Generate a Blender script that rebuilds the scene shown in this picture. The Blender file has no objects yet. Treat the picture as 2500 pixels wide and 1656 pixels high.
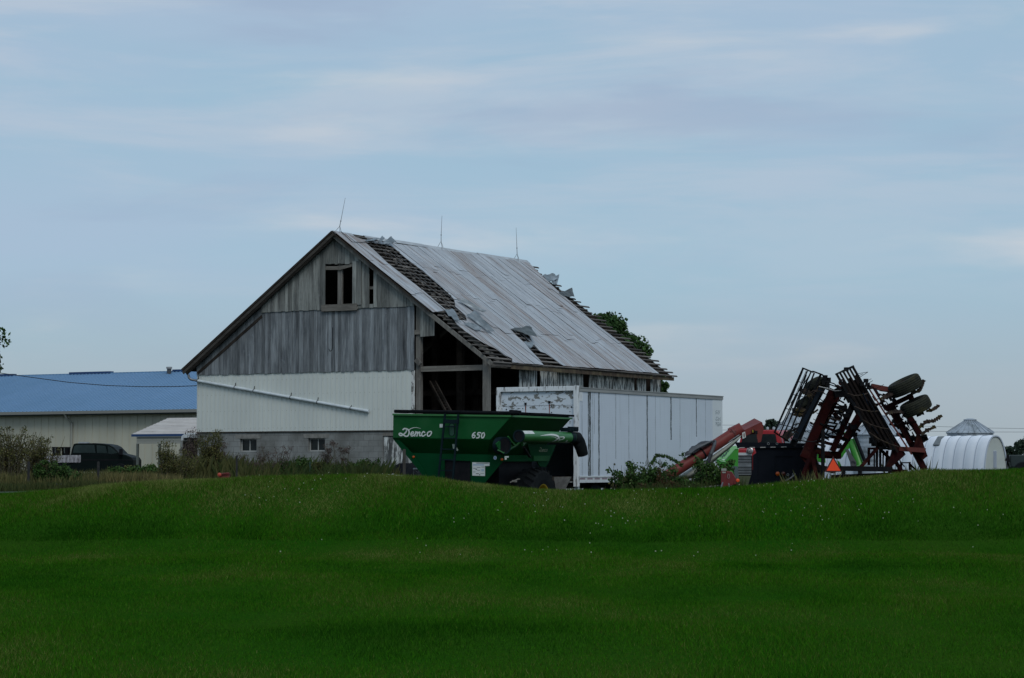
import bpy, math, random
import numpy as np
from mathutils import Vector, Matrix

R = math.radians
sc = bpy.context.scene
COL = sc.collection
random.seed(7)

# ------------------------------------------------------------------ camera
F = 5600.0            # focal length in pixels of the 2500 px wide photograph
CAMZ = 1.5
PITCH = math.atan(312.0 / F)
cd = bpy.data.cameras.new("camera")
cd.sensor_width = 36.0
cd.lens = F / 2500.0 * 36.0
cd.clip_start = 0.5
cd.clip_end = 6000
cam = bpy.data.objects.new("camera", cd)
COL.objects.link(cam)
cam.location = (0, 0, CAMZ)
cam.rotation_euler = (R(90) + PITCH, 0, 0)
sc.camera = cam

# ------------------------------------------------------------------ light
sc.view_settings.view_transform = 'Standard'
sc.view_settings.look = 'None'
sc.view_settings.exposure = 0.0
sc.view_settings.gamma = 1.0
SUN = Vector((0.22, -0.72, 0.75)).normalized()      # towards the veiled sun
ld = bpy.data.lights.new("sun", 'SUN')
ld.energy = 1.3
ld.angle = R(25)
ld.color = (1.0, 0.96, 0.9)
sun = bpy.data.objects.new("sun", ld)
COL.objects.link(sun)
sun.rotation_euler = SUN.to_track_quat('Z', 'Y').to_euler()

w = bpy.data.worlds.new("World")
sc.world = w
w.use_nodes = True
nt = w.node_tree
nt.nodes.clear()
N = nt.nodes.new
L = nt.links.new
out = N('ShaderNodeOutputWorld')
bg = N('ShaderNodeBackground')
bg.inputs[1].default_value = 0.1
sky = N('ShaderNodeTexSky')
sky.sky_type = 'NISHITA'
sky.sun_disc = False
sky.sun_elevation = math.asin(SUN.z)
sky.sun_rotation = math.atan2(SUN.x, SUN.y)
sky.air_density = 1.0
sky.dust_density = 1.5
sky.ozone_density = 1.5
tc = N('ShaderNodeTexCoord')


def wnoise(scale, sx, sy, sz, detail, rough, lo, hi, dist=0.0, off=(0, 0, 0)):
    mp = N('ShaderNodeMapping')
    mp.inputs['Scale'].default_value = (sx, sy, sz)
    mp.inputs['Location'].default_value = off
    L(tc.outputs['Generated'], mp.inputs['Vector'])
    n = N('ShaderNodeTexNoise')
    n.inputs['Scale'].default_value = scale
    n.inputs['Detail'].default_value = detail
    n.inputs['Roughness'].default_value = rough
    n.inputs['Distortion'].default_value = dist
    L(mp.outputs[0], n.inputs['Vector'])
    m = N('ShaderNodeMapRange')
    m.interpolation_type = 'SMOOTHSTEP'
    m.inputs['From Min'].default_value = lo
    m.inputs['From Max'].default_value = hi
    L(n.outputs[0], m.inputs['Value'])
    return m.outputs[0]


def wmix(fac, a, b, k=1.0):
    mx = N('ShaderNodeMix')
    mx.data_type = 'RGBA'
    if isinstance(fac, float):
        mx.inputs[0].default_value = fac
    else:
        if k != 1.0:
            mm = N('ShaderNodeMath')
            mm.operation = 'MULTIPLY'
            mm.inputs[1].default_value = k
            L(fac, mm.inputs[0])
            fac = mm.outputs[0]
        L(fac, mx.inputs[0])
    for s, c in ((6, a), (7, b)):
        if isinstance(c, tuple):
            mx.inputs[s].default_value = (*c, 1)
        else:
            L(c, mx.inputs[s])
    return mx.outputs[2]


# cloud deck colours are given in the sky texture's own units (background strength 0.1)
veil = wmix(0.82, sky.outputs[0], (3.40, 5.15, 6.55))                    # thin blue-grey overcast
sep0 = N('ShaderNodeSeparateXYZ')
L(tc.outputs['Generated'], sep0.inputs[0])
up_ = N('ShaderNodeMapRange')
up_.interpolation_type = 'SMOOTHSTEP'
up_.inputs['From Min'].default_value = 0.05
up_.inputs['From Max'].default_value = 0.19
up_.inputs['To Min'].default_value = 0.30
up_.inputs['To Max'].default_value = 1.0
L(sep0.outputs[2], up_.inputs['Value'])


def hi(v):
    m = N('ShaderNodeMath')
    m.operation = 'MULTIPLY'
    L(v, m.inputs[0]); L(up_.outputs[0], m.inputs[1])
    return m.outputs[0]


c0 = wmix(wnoise(2.4, 1.0, 1.0, 3.2, 5, .55, .38, .62, .3), veil, (3.95, 5.1, 6.6), .8)
c1 = wmix(hi(wnoise(4.5, 1.0, 1.0, 7.0, 6, .6, .44, .66, .5, (1, 2, 0))), c0, (4.8, 5.6, 6.65), .75)
c2 = wmix(wnoise(6.0, 1.0, 1.0, 6.0, 5, .5, .53, .80, .2, (3, 1, 2)), c1, (6.2, 6.45, 6.8), .75)
c3 = wmix(hi(wnoise(5.0, 1.0, 1.0, 5.0, 5, .55, .50, .72, .4, (9, 4, 7))), c2, (3.3, 4.25, 5.8), .6)
sep = N('ShaderNodeSeparateXYZ')
L(tc.outputs['Generated'], sep.inputs[0])
hz = N('ShaderNodeMapRange')
hz.interpolation_type = 'SMOOTHSTEP'
hz.inputs['From Min'].default_value = 0.095
hz.inputs['From Max'].default_value = -0.01
L(sep.outputs[2], hz.inputs['Value'])
c4 = wmix(hz.outputs[0], c3, (3.8, 4.3, 4.6), .9)
L(c4, bg.inputs[0])
L(bg.outputs[0], out.inputs[0])

# ------------------------------------------------------------------ measuring
cp, sp = math.cos(PITCH), math.sin(PITCH)


def ray(px, py):
    a = (px - 1250.0) / F
    b = (828.0 - py) / F
    return Vector((a, cp - b * sp, sp + b * cp))


def at(px, py, Y):
    d = ray(px, py)
    k = Y / d.y
    return Vector((d.x * k, Y, CAMZ + d.z * k))


class Fr:
    """a yawed frame standing on the ground: local x runs right, local y runs away"""

    def __init__(s, px, Y, yaw, z0=0.0, py=1140):
        p = at(px, py, Y)
        s.o = Vector((p.x, Y, z0))
        s.a = R(yaw)
        s.M = Matrix.Rotation(-s.a, 3, 'Z')
        s.Mi = s.M.inverted()

    def hit(s, px, py, ax='y', val=0.0):
        o = s.Mi @ (Vector((0, 0, CAMZ)) - s.o)
        d = s.Mi @ ray(px, py)
        i = 'xyz'.index(ax)
        return o + d * ((val - o[i]) / d[i])

    def lray(s, px, py):
        return s.Mi @ (Vector((0, 0, CAMZ)) - s.o), s.Mi @ ray(px, py)

    def empty(s, name, **k):
        return thing(name, s.o, -s.a, **k)


# ------------------------------------------------------------------ objects
def tag(o, label=None, category=None, group=None, kind=None):
    if label:
        o['label'] = label
    if category:
        o['category'] = category
    if group:
        o['group'] = group
    if kind:
        o['kind'] = kind
    return o


def thing(name, loc, rz=0.0, label=None, category=None, group=None):
    o = bpy.data.objects.new(name, None)
    COL.objects.link(o)
    o.empty_display_size = 0.3
    o.location = loc
    o.rotation_euler = (0, 0, rz)
    return tag(o, label, category, group)


class MB:
    def __init__(s):
        s.v = []; s.f = []; s.t = []; s.m = []
        s.tint = 0.5; s.mi = 0

    def add(s, vs, fs):
        b = len(s.v)
        s.v.extend([tuple(x) for x in vs])
        for f in fs:
            s.f.append(tuple(b + i for i in f))
            s.t.append(s.tint)
            s.m.append(s.mi)

    BF = [(0, 3, 2, 1), (4, 5, 6, 7), (0, 1, 5, 4), (1, 2, 6, 5), (2, 3, 7, 6), (3, 0, 4, 7)]

    def box(s, x0, x1, y0, y1, z0, z1):
        s.add([(x0, y0, z0), (x1, y0, z0), (x1, y1, z0), (x0, y1, z0),
               (x0, y0, z1), (x1, y0, z1), (x1, y1, z1), (x0, y1, z1)], s.BF)

    def bar(s, p0, p1, w, h=None, up=(0, 0, 1), w1=None):
        p0 = Vector(p0); p1 = Vector(p1)
        h = h or w
        d = (p1 - p0).normalized()
        up = Vector(up)
        if abs(d.dot(up)) > 0.98:
            up = Vector((0, 1, 0))
        a = d.cross(up).normalized()
        b = a.cross(d).normalized()
        k = (w1 / w) if w1 else 1.0
        vs = []
        for p, q in ((p0, 1.0), (p1, k)):
            for i, j in ((-1, -1), (1, -1), (1, 1), (-1, 1)):
                vs.append(p + a * (i * w * q / 2) + b * (j * h * q / 2))
        s.add(vs, s.BF)

    def path(s, pts, r, seg=8, caps=True):
        pts = [Vector(p) for p in pts]
        n = len(pts)
        rs = r if isinstance(r, (list, tuple)) else [r] * n
        d0 = (pts[1] - pts[0]).normalized()
        ref = Vector((0, 0, 1)) if abs(d0.z) < .9 else Vector((0, 1, 0))
        vs = []
        for i, p in enumerate(pts):
            if i == 0:
                d = pts[1] - pts[0]
            elif i == n - 1:
                d = pts[-1] - pts[-2]
            else:
                d = pts[i + 1] - pts[i - 1]
            d.normalize()
            a = d.cross(ref)
            if a.length < .05:
                a = d.cross(Vector((1, 0, 0)))
            a.normalize()
            b = a.cross(d)
            ref = b if abs(b.dot(d)) < .5 else ref
            for k in range(seg):
                t = 2 * math.pi * k / seg
                vs.append(p + (a * math.cos(t) + b * math.sin(t)) * rs[i])
        fs = []
        for i in range(n - 1):
            for k in range(seg):
                k2 = (k + 1) % seg
                fs.append((i * seg + k, i * seg + k2, (i + 1) * seg + k2, (i + 1) * seg + k))
        if caps:
            fs.append(tuple(range(seg - 1, -1, -1)))
            fs.append(tuple((n - 1) * seg + k for k in range(seg)))
        s.add(vs, fs)

    def tube(s, p0, p1, r, r2=None, seg=12, caps=True):
        s.path([p0, p1], [r, r if r2 is None else r2], seg, caps)

    def prism(s, poly, vec):
        vec = Vector(vec)
        n = len(poly)
        a = [Vector(p) for p in poly]
        vs = a + [p + vec for p in a]
        fs = [tuple(range(n)), tuple(range(2 * n - 1, n - 1, -1))]
        for i in range(n):
            j = (i + 1) % n
            fs.append((i, i + n, j + n, j))
        s.add(vs, fs)

    def ring(s, c, axis, prof, seg=32, close=False):
        """surface of revolution; prof = [(radius, offset along axis)]"""
        c = Vector(c); d = Vector(axis).normalized()
        ref = Vector((0, 0, 1)) if abs(d.z) < .9 else Vector((1, 0, 0))
        a = d.cross(ref).normalized(); b = a.cross(d)
        n = len(prof)
        vs = []
        for k in range(seg):
            t = 2 * math.pi * k / seg
            u = a * math.cos(t) + b * math.sin(t)
            for r, o in prof:
                vs.append(c + u * r + d * o)
        fs = []
        m = n if close else n - 1
        for k in range(seg):
            k2 = (k + 1) % seg
            for i in range(m):
                j = (i + 1) % n
                fs.append((k * n + i, k2 * n + i, k2 * n + j, k * n + j))
        s.add(vs, fs)

    def build(s, name, mats, parent=None, smooth=False, bevel=0.0, **k):
        me = bpy.data.meshes.new(name)
        me.from_pydata(s.v, [], s.f)
        if not isinstance(mats, (list, tuple)):
            mats = [mats]
        for m in mats:
            me.materials.append(m)
        at_ = me.attributes.new('tint', 'FLOAT', 'FACE')
        at_.data.foreach_set('value', s.t)
        me.polygons.foreach_set('material_index', s.m)
        if smooth:
            me.polygons.foreach_set('use_smooth', [True] * len(s.f))
        me.validate()
        me.update()
        o = bpy.data.objects.new(name, me)
        COL.objects.link(o)
        o.parent = parent
        if smooth and smooth != 'all':
            try:
                me.set_sharp_from_angle(angle=R(40))
            except Exception:
                pass
        if bevel:
            b = o.modifiers.new("bevel", 'BEVEL')
            b.width = bevel
            b.segments = 2
            b.limit_method = 'ANGLE'
            b.angle_limit = R(35)
        return tag(o, **k)


def npmesh(name, V, Fc, tint, mats, parent=None, mi=None, **k):
    """big meshes: V (n,3), Fc (m,c) all faces the same size"""
    me = bpy.data.meshes.new(name)
    n, (m, c) = len(V), Fc.shape
    me.vertices.add(n)
    me.vertices.foreach_set('co', np.asarray(V, np.float32).ravel())
    me.loops.add(m * c)
    me.loops.foreach_set('vertex_index', Fc.astype(np.int32).ravel())
    me.polygons.add(m)
    me.polygons.foreach_set('loop_start', (np.arange(m) * c).astype(np.int32))
    me.polygons.foreach_set('loop_total', np.full(m, c, np.int32))
    if not isinstance(mats, (list, tuple)):
        mats = [mats]
    for x in mats:
        me.materials.append(x)
    if mi is not None:
        me.polygons.foreach_set('material_index', mi.astype(np.int32))
    me.update(calc_edges=True)
    a = me.attributes.new('tint', 'FLOAT', 'FACE')
    a.data.foreach_set('value', np.asarray(tint, np.float32))
    o = bpy.data.objects.new(name, me)
    COL.objects.link(o)
    o.parent = parent
    return tag(o, **k)


# ------------------------------------------------------------------ materials
def s2l(*c):
    return tuple(((x / 255) / 12.92 if x / 255 <= .04045 else ((x / 255 + .055) / 1.055) ** 2.4) for x in c)


class Mat:
    def __init__(s, name):
        s.m = bpy.data.materials.new(name)
        s.m.use_nodes = True
        s.nt = s.m.node_tree
        s.b = s.nt.nodes['Principled BSDF']
        s.tc = s.nt.nodes.new('ShaderNodeTexCoord')

    def n(s, t, **k):
        x = s.nt.nodes.new(t)
        for a, b in k.items():
            setattr(x, a, b)
        return x

    def l(s, a, b):
        s.nt.links.new(a, b)

    def noise(s, scale, stretch=(1, 1, 1), lo=.4, hi=.6, detail=6, rough=.6, dist=0, off=(0, 0, 0)):
        mp = s.n('ShaderNodeMapping')
        mp.inputs['Scale'].default_value = stretch
        mp.inputs['Location'].default_value = off
        s.l(s.tc.outputs['Object'], mp.inputs['Vector'])
        x = s.n('ShaderNodeTexNoise')
        x.inputs['Scale'].default_value = scale
        x.inputs['Detail'].default_value = detail
        x.inputs['Roughness'].default_value = rough
        x.inputs['Distortion'].default_value = dist
        s.l(mp.outputs[0], x.inputs['Vector'])
        return s.rng(x.outputs[0], lo, hi)

    def rng(s, v, lo, hi, a=0.0, b=1.0):
        m = s.n('ShaderNodeMapRange')
        m.inputs['From Min'].default_value = lo
        m.inputs['From Max'].default_value = hi
        m.inputs['To Min'].default_value = a
        m.inputs['To Max'].default_value = b
        s.l(v, m.inputs['Value'])
        return m.outputs[0]

    def mul(s, a, k):
        x = s.n('ShaderNodeMath', operation='MULTIPLY')
        s.l(a, x.inputs[0])
        if isinstance(k, (int, float)):
            x.inputs[1].default_value = k
        else:
            s.l(k, x.inputs[1])
        return x.outputs[0]

    def mix(s, fac, a, b):
        x = s.n('ShaderNodeMix', data_type='RGBA')
        if isinstance(fac, (int, float)):
            x.inputs[0].default_value = fac
        else:
            s.l(fac, x.inputs[0])
        for i, c in ((6, a), (7, b)):
            if isinstance(c, tuple):
                x.inputs[i].default_value = (*c[:3], 1)
            else:
                s.l(c, x.inputs[i])
        return x.outputs[2]

    def tint(s, col, a, b):
        """scale brightness by the per-face tint attribute"""
        at_ = s.n('ShaderNodeAttribute', attribute_name='tint')
        r = s.rng(at_.outputs['Fac'], 0, 1, a, b)
        h = s.n('ShaderNodeHueSaturation')
        s.l(r, h.inputs['Value'])
        if isinstance(col, tuple):
            h.inputs['Color'].default_value = (*col[:3], 1)
        else:
            s.l(col, h.inputs['Color'])
        return h.outputs[0]

    def tintmix(s, a, b):
        at_ = s.n('ShaderNodeAttribute', attribute_name='tint')
        return s.mix(at_.outputs['Fac'], a, b)

    def col(s, c):
        if isinstance(c, tuple):
            s.b.inputs['Base Color'].default_value = (*c[:3], 1)
        else:
            s.l(c, s.b.inputs['Base Color'])

    def bump(s, v, strength, dist=.02):
        x = s.n('ShaderNodeBump')
        x.inputs['Strength'].default_value = strength
        x.inputs['Distance'].default_value = dist
        s.l(v, x.inputs['Height'])
        s.l(x.outputs[0], s.b.inputs['Normal'])

    def fin(s, rough=.6, metal=0.0, spec=.5):
        if isinstance(rough, (int, float)):
            s.b.inputs['Roughness'].default_value = rough
        else:
            s.l(rough, s.b.inputs['Roughness'])
        s.b.inputs['Metallic'].default_value = metal
        s.b.inputs['Specular IOR Level'].default_value = spec
        return s.m


def mat(name, c1, c2=None, scale=4, stretch=(1, 1, 1), lo=.4, hi=.65, rough=.6, metal=0, spec=.4, bump=0, t=None,
        c3=None, s3=1.2, lo3=.55, hi3=.7, st3=(1, 1, 1)):
    k = Mat(name)
    c = c1
    if c2:
        f = k.noise(scale, stretch, lo, hi)
        c = k.mix(f, c1, c2)
        if bump:
            k.bump(f, bump)
    if c3:
        c = k.mix(k.noise(s3, st3, lo3, hi3, off=(5, 3, 9)), c, c3)
    if t:
        c = k.tint(c, *t)
    k.col(c)
    return k.fin(rough, metal, spec)


# weathered barn boards: streaks along the board, each board its own grey
def wood(name, a, b, c=None, axis=2, t=(.7, 1.35)):
    k = Mat(name)
    st = [9, 9, 9]; st[axis] = .7
    f = k.noise(1.6, tuple(st), .35, .68, 8, .7)
    c_ = k.mix(f, a, b)
    st2 = [2.2, 2.2, 2.2]; st2[axis] = .35
    c_ = k.mix(k.mul(k.noise(1.3, tuple(st2), .5, .72, 5, .6, 0, (4, 4, 4)), .75), c_, c or tuple(x * .4 for x in a))
    c_ = k.mix(k.mul(k.noise(7, (1, 1, .8), .62, .70, 3, .5), .5), c_, tuple(min(1, x * 2.1) for x in b))
    c_ = k.tint(c_, *t)
    k.col(c_)
    k.bump(f, .5, .012)
    return k.fin(.85, 0, .2)


def peeling(name, white, wd, lo=.45, hi=.5, st=(5, 5, .9), t=(.8, 1.15)):
    k = Mat(name)
    w_ = k.mix(k.noise(1.6, (9, 9, .7), .35, .68, 8, .7), wd, tuple(x * .45 for x in wd))
    f = k.noise(1.7, st, lo, hi, 8, .7, .3)
    c_ = k.mix(f, w_, white)
    c_ = k.mix(k.mul(k.noise(3, (6, 6, .8), .55, .62, 6, .6, 0, (3, 7, 1)), .8), c_, tuple(x * .25 for x in wd))
    k.col(k.tint(c_, *t))
    k.bump(f, .3, .006)
    return k.fin(.8, 0, .25)


M = {}
M['barnwood'] = wood('weathered_wood', (.26, .275, .26), (.095, .102, .098), (.03, .033, .036), t=(.66, 1.32))
M['barnwood_low'] = wood('weathered_wood_lower', (.225, .248, .262), (.085, .097, .108), (.028, .032, .038), t=(.66, 1.32))
M['beamwood'] = wood('beam_wood', (.20, .19, .17), (.10, .095, .085), (.05, .045, .04), axis=0)
M['postwood'] = wood('post_wood', (.19, .185, .17), (.09, .088, .08), (.045, .04, .04), axis=2)
M['lath'] = wood('lath_wood', (.17, .155, .14), (.06, .054, .05), (.022, .018, .016), axis=1, t=(.25, 1.25))
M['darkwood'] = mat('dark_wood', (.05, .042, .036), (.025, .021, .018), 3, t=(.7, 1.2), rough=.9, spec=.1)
M['peel'] = peeling('peeling_white_boards', (.50, .53, .52), (.13, .14, .14), .47, .53)
M['peel2'] = peeling('peeling_white_trim', (.56, .58, .57), (.2, .2, .19), .42, .47, (3, 3, 1.6))

k = Mat('white_metal_siding')
c_ = k.mix(k.noise(.7, (1, 1, .5), .35, .7), (.56, .60, .57), (.50, .54, .52))
c_ = k.mix(k.mul(k.noise(2.2, (8, 8, .35), .55, .8), .5), c_, (.42, .45, .43))
k.col(c_)
M['siding'] = k.fin(.45, 0, .4)

k = Mat('concrete_block')
sepn = k.n('ShaderNodeSeparateXYZ'); k.l(k.tc.outputs['Object'], sepn.inputs[0])
cmb = k.n('ShaderNodeCombineXYZ'); k.l(sepn.outputs[0], cmb.inputs[0]); k.l(sepn.outputs[2], cmb.inputs[1])
br = k.n('ShaderNodeTexBrick'); k.l(cmb.outputs[0], br.inputs['Vector'])
br.inputs['Scale'].default_value = 1.0
br.inputs['Brick Width'].default_value = .41
br.inputs['Row Height'].default_value = .203
br.inputs['Mortar Size'].default_value = .010
br.inputs['Mortar Smooth'].default_value = .3
br.inputs['Color1'].default_value = (.235, .25, .245, 1)
br.inputs['Color2'].default_value = (.19, .203, .20, 1)
br.inputs['Mortar'].default_value = (.13, .138, .136, 1)
c_ = k.mix(k.mul(k.noise(.9, (1, 1, 1), .38, .62, 7), .8), br.outputs[0], (.10, .102, .095))
c_ = k.mix(k.mul(k.noise(3, (1, 1, .5), .52, .7, 6, .6, 0, (7, 3, 3)), .5), c_, (.26, .28, .28))
k.col(c_)
k.bump(br.outputs['Fac'], -.5, .01)
M['block'] = k.fin(.9, 0, .2)
M['concrete'] = mat('concrete', (.22, .22, .205), (.14, .14, .13), 5, rough=.9, spec=.2)

# old galvanised roof sheets: pale zinc, dull patches, rust running down the slope
k = Mat('galvanised_roof_tin')
c_ = k.mix(k.noise(1.6, (1, 3, 1), .35, .68), (.46, .485, .51), (.34, .365, .395))
c_ = k.mix(k.mul(k.noise(9, (.5, 3, .5), .56, .70, 6), .7), c_, (.20, .22, .245))
c_ = k.mix(k.mul(k.noise(2.2, (.18, 7, .18), .50, .66, 5), .55), c_, (.23, .235, .24))
c_ = k.tint(c_, .90, 1.06)
rust = k.mul(k.noise(.55, (.28, 1.5, .28), .45, .58, 6, .65, .2, (2.2, 5.1, 0)), k.noise(2.2, (.25, 7, .25), .42, .56, 6))
c_ = k.mix(k.mul(rust, .85), c_, (.20, .135, .10))
k.col(c_)
wv = k.n('ShaderNodeTexWave', wave_type='BANDS', bands_direction='Y')
wv.inputs['Scale'].default_value = 1.65
k.l(k.tc.outputs['Object'], wv.inputs['Vector'])
k.bump(wv.outputs['Fac'], .55, .03)
M['tin'] = k.fin(.5, .25, .4)
M['tin_bent'] = mat('bent_tin', (.20, .235, .26), (.11, .135, .15), 2.5, rough=.5, metal=.3, c3=(.31, .36, .40), s3=2)
M['tin_dark'] = mat('bent_tin_underside', (.10, .12, .125), (.05, .06, .065), 3, rough=.5, metal=.3)
M['ridge'] = mat('ridge_tin', (.42, .45, .47), (.30, .32, .34), 2, rough=.5, metal=.2)
M['fascia'] = mat('rusty_eave', (.060, .045, .036), (.13, .11, .07), 1.6, (1, 2, 1), c3=(.03, .026, .024), rough=.85, spec=.1)
M['barge'] = wood('barge_wood', (.060, .055, .048), (.030, .027, .024), (.02, .017, .015), axis=0)
M['white'] = mat('white_paint', (.52, .56, .58), (.44, .47, .49), 2, rough=.5)
M['pvc'] = mat('white_pipe', (.55, .61, .64), (.45, .5, .52), 3, rough=.4)
M['black'] = mat('black_metal', (.005, .006, .008), (.010, .010, .012), 5, rough=.6, spec=.1)
M['glass'] = mat('dark_window_glass', (.008, .012, .013), (.018, .022, .022), 3, rough=.2, spec=.25)
M['winframe'] = mat('window_frame', (.30, .31, .30), rough=.6)
M['dark'] = mat('dark_interior', (.016, .015, .014), (.01, .01, .01), 2, rough=.95, spec=0)
M['steel'] = mat('grey_steel', (.22, .23, .24), (.14, .15, .16), 5, rough=.4, metal=.5)
M['rubber'] = mat('black_rubber', (.007, .009, .011), (.012, .015, .016), 6, rough=.85, spec=.08)

# ------------------------------------------------------------------ terrain
CREST = [(-900, 1212), (0, 1208), (137, 1198), (317, 1181), (454, 1170), (581, 1166), (739, 1163), (950, 1166), (1056, 1170),
         (1162, 1182), (1267, 1192), (1373, 1198), (1479, 1199), (1584, 1198), (1743, 1190), (1848, 1182), (1954, 1175),
         (2112, 1163), (2271, 1150), (2429, 1145), (2500, 1142), (3300, 1130)]
CX = np.array([(p - 1250) / F * 50.0 for p, _ in CREST])
CZ = np.array([CAMZ - (q - 1140) / F * 50.0 - .03 for _, q in CREST])


def sstep(a, b, v):
    t = np.clip((v - a) / (b - a), 0, 1)
    return t * t * (3 - 2 * t)


def terr(x, y):
    x = np.asarray(x, float); y = np.asarray(y, float)
    zc = np.interp(x, CX, CZ)
    zb = .88 - .35 * sstep(-10.5, -4, x) - .53 * sstep(-4, .5, x)
    und = .018 * np.sin(x * 1.1 + y * .35) + .015 * np.sin(x * .43 - y * .6 + 1) + .012 * np.sin(y * 1.3 + x * .2)
    up = sstep(39.5, 50.0, y)
    return np.where(y < 50.0, zc * up + und, zc + (zb - zc) * sstep(50.0, 57.0, y) + und * (1 - sstep(55, 60, y)))


def tz(x, y):
    return float(terr(x, y))


xs = np.concatenate([[-3000, -800, -250, -120, -70], np.arange(-45, 45.1, 1.0), [70, 120, 250, 800, 3000]])
ys = np.concatenate([[-300, -60, -10, 0], np.arange(5, 40, 1.5), np.arange(40, 62, .5), np.arange(62, 100, 3), [110, 140, 200, 400, 1200, 5000]])
X, Y = np.meshgrid(xs, ys)
Z = terr(X, Y)
nx, ny = len(xs), len(ys)
idx = np.arange(nx * ny).reshape(ny, nx)
Fq = np.stack([idx[:-1, :-1], idx[:-1, 1:], idx[1:, 1:], idx[1:, :-1]], -1).reshape(-1, 4)

k = Mat('ground_soil_and_turf')
sepn = k.n('ShaderNodeSeparateXYZ'); k.l(k.tc.outputs['Object'], sepn.inputs[0])
back = k.rng(sepn.outputs[1], 56, 60)
turf = k.mix(k.noise(.35, (1, .5, 1), .35, .65, 6), (.012, .070, .003), (.026, .075, .006))
turf = k.mix(k.mul(k.noise(30, (1, 1, 1), .35, .65, 3), .6), turf, (.006, .016, .005))
yard = k.mix(k.noise(.6, (1, 1, 1), .45, .6, 8), (.03, .045, .02), (.07, .06, .045))
k.col(k.mix(back, turf, yard))
M['ground'] = k.fin(1.0, 0, .0)
npmesh('ground', np.stack([X, Y, Z], -1).reshape(-1, 3), Fq, np.full(len(Fq), .5), M['ground'], kind='structure',
       label='mown lawn rising to a low bank with the farm yard beyond')

# gravel lane just over the bank on the left
g = MB()
lx = np.arange(-22, -8.4, .5)
for a, b in zip(lx[:-1], lx[1:]):
    zs = [tz(a, 52.5) + .02, tz(b, 52.5) + .02, tz(b, 55) + .035, tz(a, 55) + .035]
    g.add([(a, 52.6, zs[0]), (b, 52.6, zs[1]), (b, 55, zs[2]), (a, 55, zs[3])], [(0, 1, 2, 3)])
g.build('gravel_lane', mat('gravel', (.10, .11, .11), (.05, .055, .055), 12, rough=.95, spec=.1), kind='structure',
        label='strip of grey gravel lane behind the bank')

# ---- grass blades: one mass nobody could count
rng = np.random.default_rng(3)


def fbm(x, y, seed, octs=4):
    r = np.random.default_rng(seed)
    v = np.zeros_like(x)
    for o in range(octs):
        for _ in range(4):
            a = r.uniform(0, 2 * np.pi); f = 2.0 ** o; p = r.uniform(0, 6.28)
            v += np.sin((x * np.cos(a) + y * np.sin(a)) * f + p) / (2.0 ** o)
    return v / 4


def blades(n, y0, y1, hmin, hmax, wmin, wmax, seed):
    r = np.random.default_rng(seed)
    # uniform over the seen trapezoid
    yy = np.sqrt(r.uniform(y0 * y0, y1 * y1, n))
    xx = r.uniform(-.245, .245, n) * yy * 1.02
    zz = terr(xx, yy)
    clump = fbm(xx * 2.2, yy * 1.1, 5)
    h = r.uniform(hmin, hmax, n) * (1 + .35 * clump)
    wd = r.uniform(wmin, wmax, n)
    az = r.uniform(0, 2 * np.pi, n)
    lean = r.uniform(.2, 1.1, n) * h
    la = r.uniform(0, 2 * np.pi, n)
    dx, dy = np.cos(az) * wd / 2, np.sin(az) * wd / 2
    V = np.empty((n, 3, 3), np.float32)
    V[:, 0] = np.stack([xx - dx, yy - dy, zz - .01], -1)
    V[:, 1] = np.stack([xx + dx, yy + dy, zz - .01], -1)
    V[:, 2] = np.stack([xx + np.cos(la) * lean, yy + np.sin(la) * lean, zz + h], -1)
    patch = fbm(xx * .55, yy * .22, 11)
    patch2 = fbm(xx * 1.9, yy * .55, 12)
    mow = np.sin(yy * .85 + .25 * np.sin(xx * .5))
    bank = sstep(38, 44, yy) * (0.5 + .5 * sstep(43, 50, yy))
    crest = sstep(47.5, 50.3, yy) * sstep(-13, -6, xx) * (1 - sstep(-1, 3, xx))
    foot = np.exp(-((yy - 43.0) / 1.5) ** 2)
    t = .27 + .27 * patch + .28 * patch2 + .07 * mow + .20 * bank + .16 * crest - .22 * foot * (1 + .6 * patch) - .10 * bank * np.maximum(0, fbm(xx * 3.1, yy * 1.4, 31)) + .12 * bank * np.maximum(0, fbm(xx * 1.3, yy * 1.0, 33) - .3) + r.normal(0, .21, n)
    return V.reshape(-1, 3), np.clip(t, 0, 1)


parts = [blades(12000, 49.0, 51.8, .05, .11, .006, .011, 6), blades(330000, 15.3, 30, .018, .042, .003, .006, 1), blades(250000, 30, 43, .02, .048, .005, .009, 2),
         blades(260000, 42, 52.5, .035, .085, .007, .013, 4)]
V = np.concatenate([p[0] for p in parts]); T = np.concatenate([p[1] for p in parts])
k = Mat('grass_blades')
at_ = k.n('ShaderNodeAttribute', attribute_name='tint')
cr = k.n('ShaderNodeValToRGB')
cr.color_ramp.elements[0].position = 0.0
cr.color_ramp.elements[0].color = (.008, .044, .0025, 1)
cr.color_ramp.elements[1].position = 1.0
cr.color_ramp.elements[1].color = (.15, .18, .055, 1)
for p, c in ((.3, (.032, .138, .005)), (.50, (.034, .058, .007)), (.78, (.095, .125, .030))):
    e = cr.color_ramp.elements.new(p); e.color = (*c, 1)
k.l(at_.outputs['Fac'], cr.inputs[0])
k.col(cr.outputs[0])
M['grass'] = k.fin(.9, 0, .0)
npmesh('grass', V, np.arange(len(V)).reshape(-1, 3), T, M['grass'], kind='stuff', label='short green mown grass covering the lawn and the bank')

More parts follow.
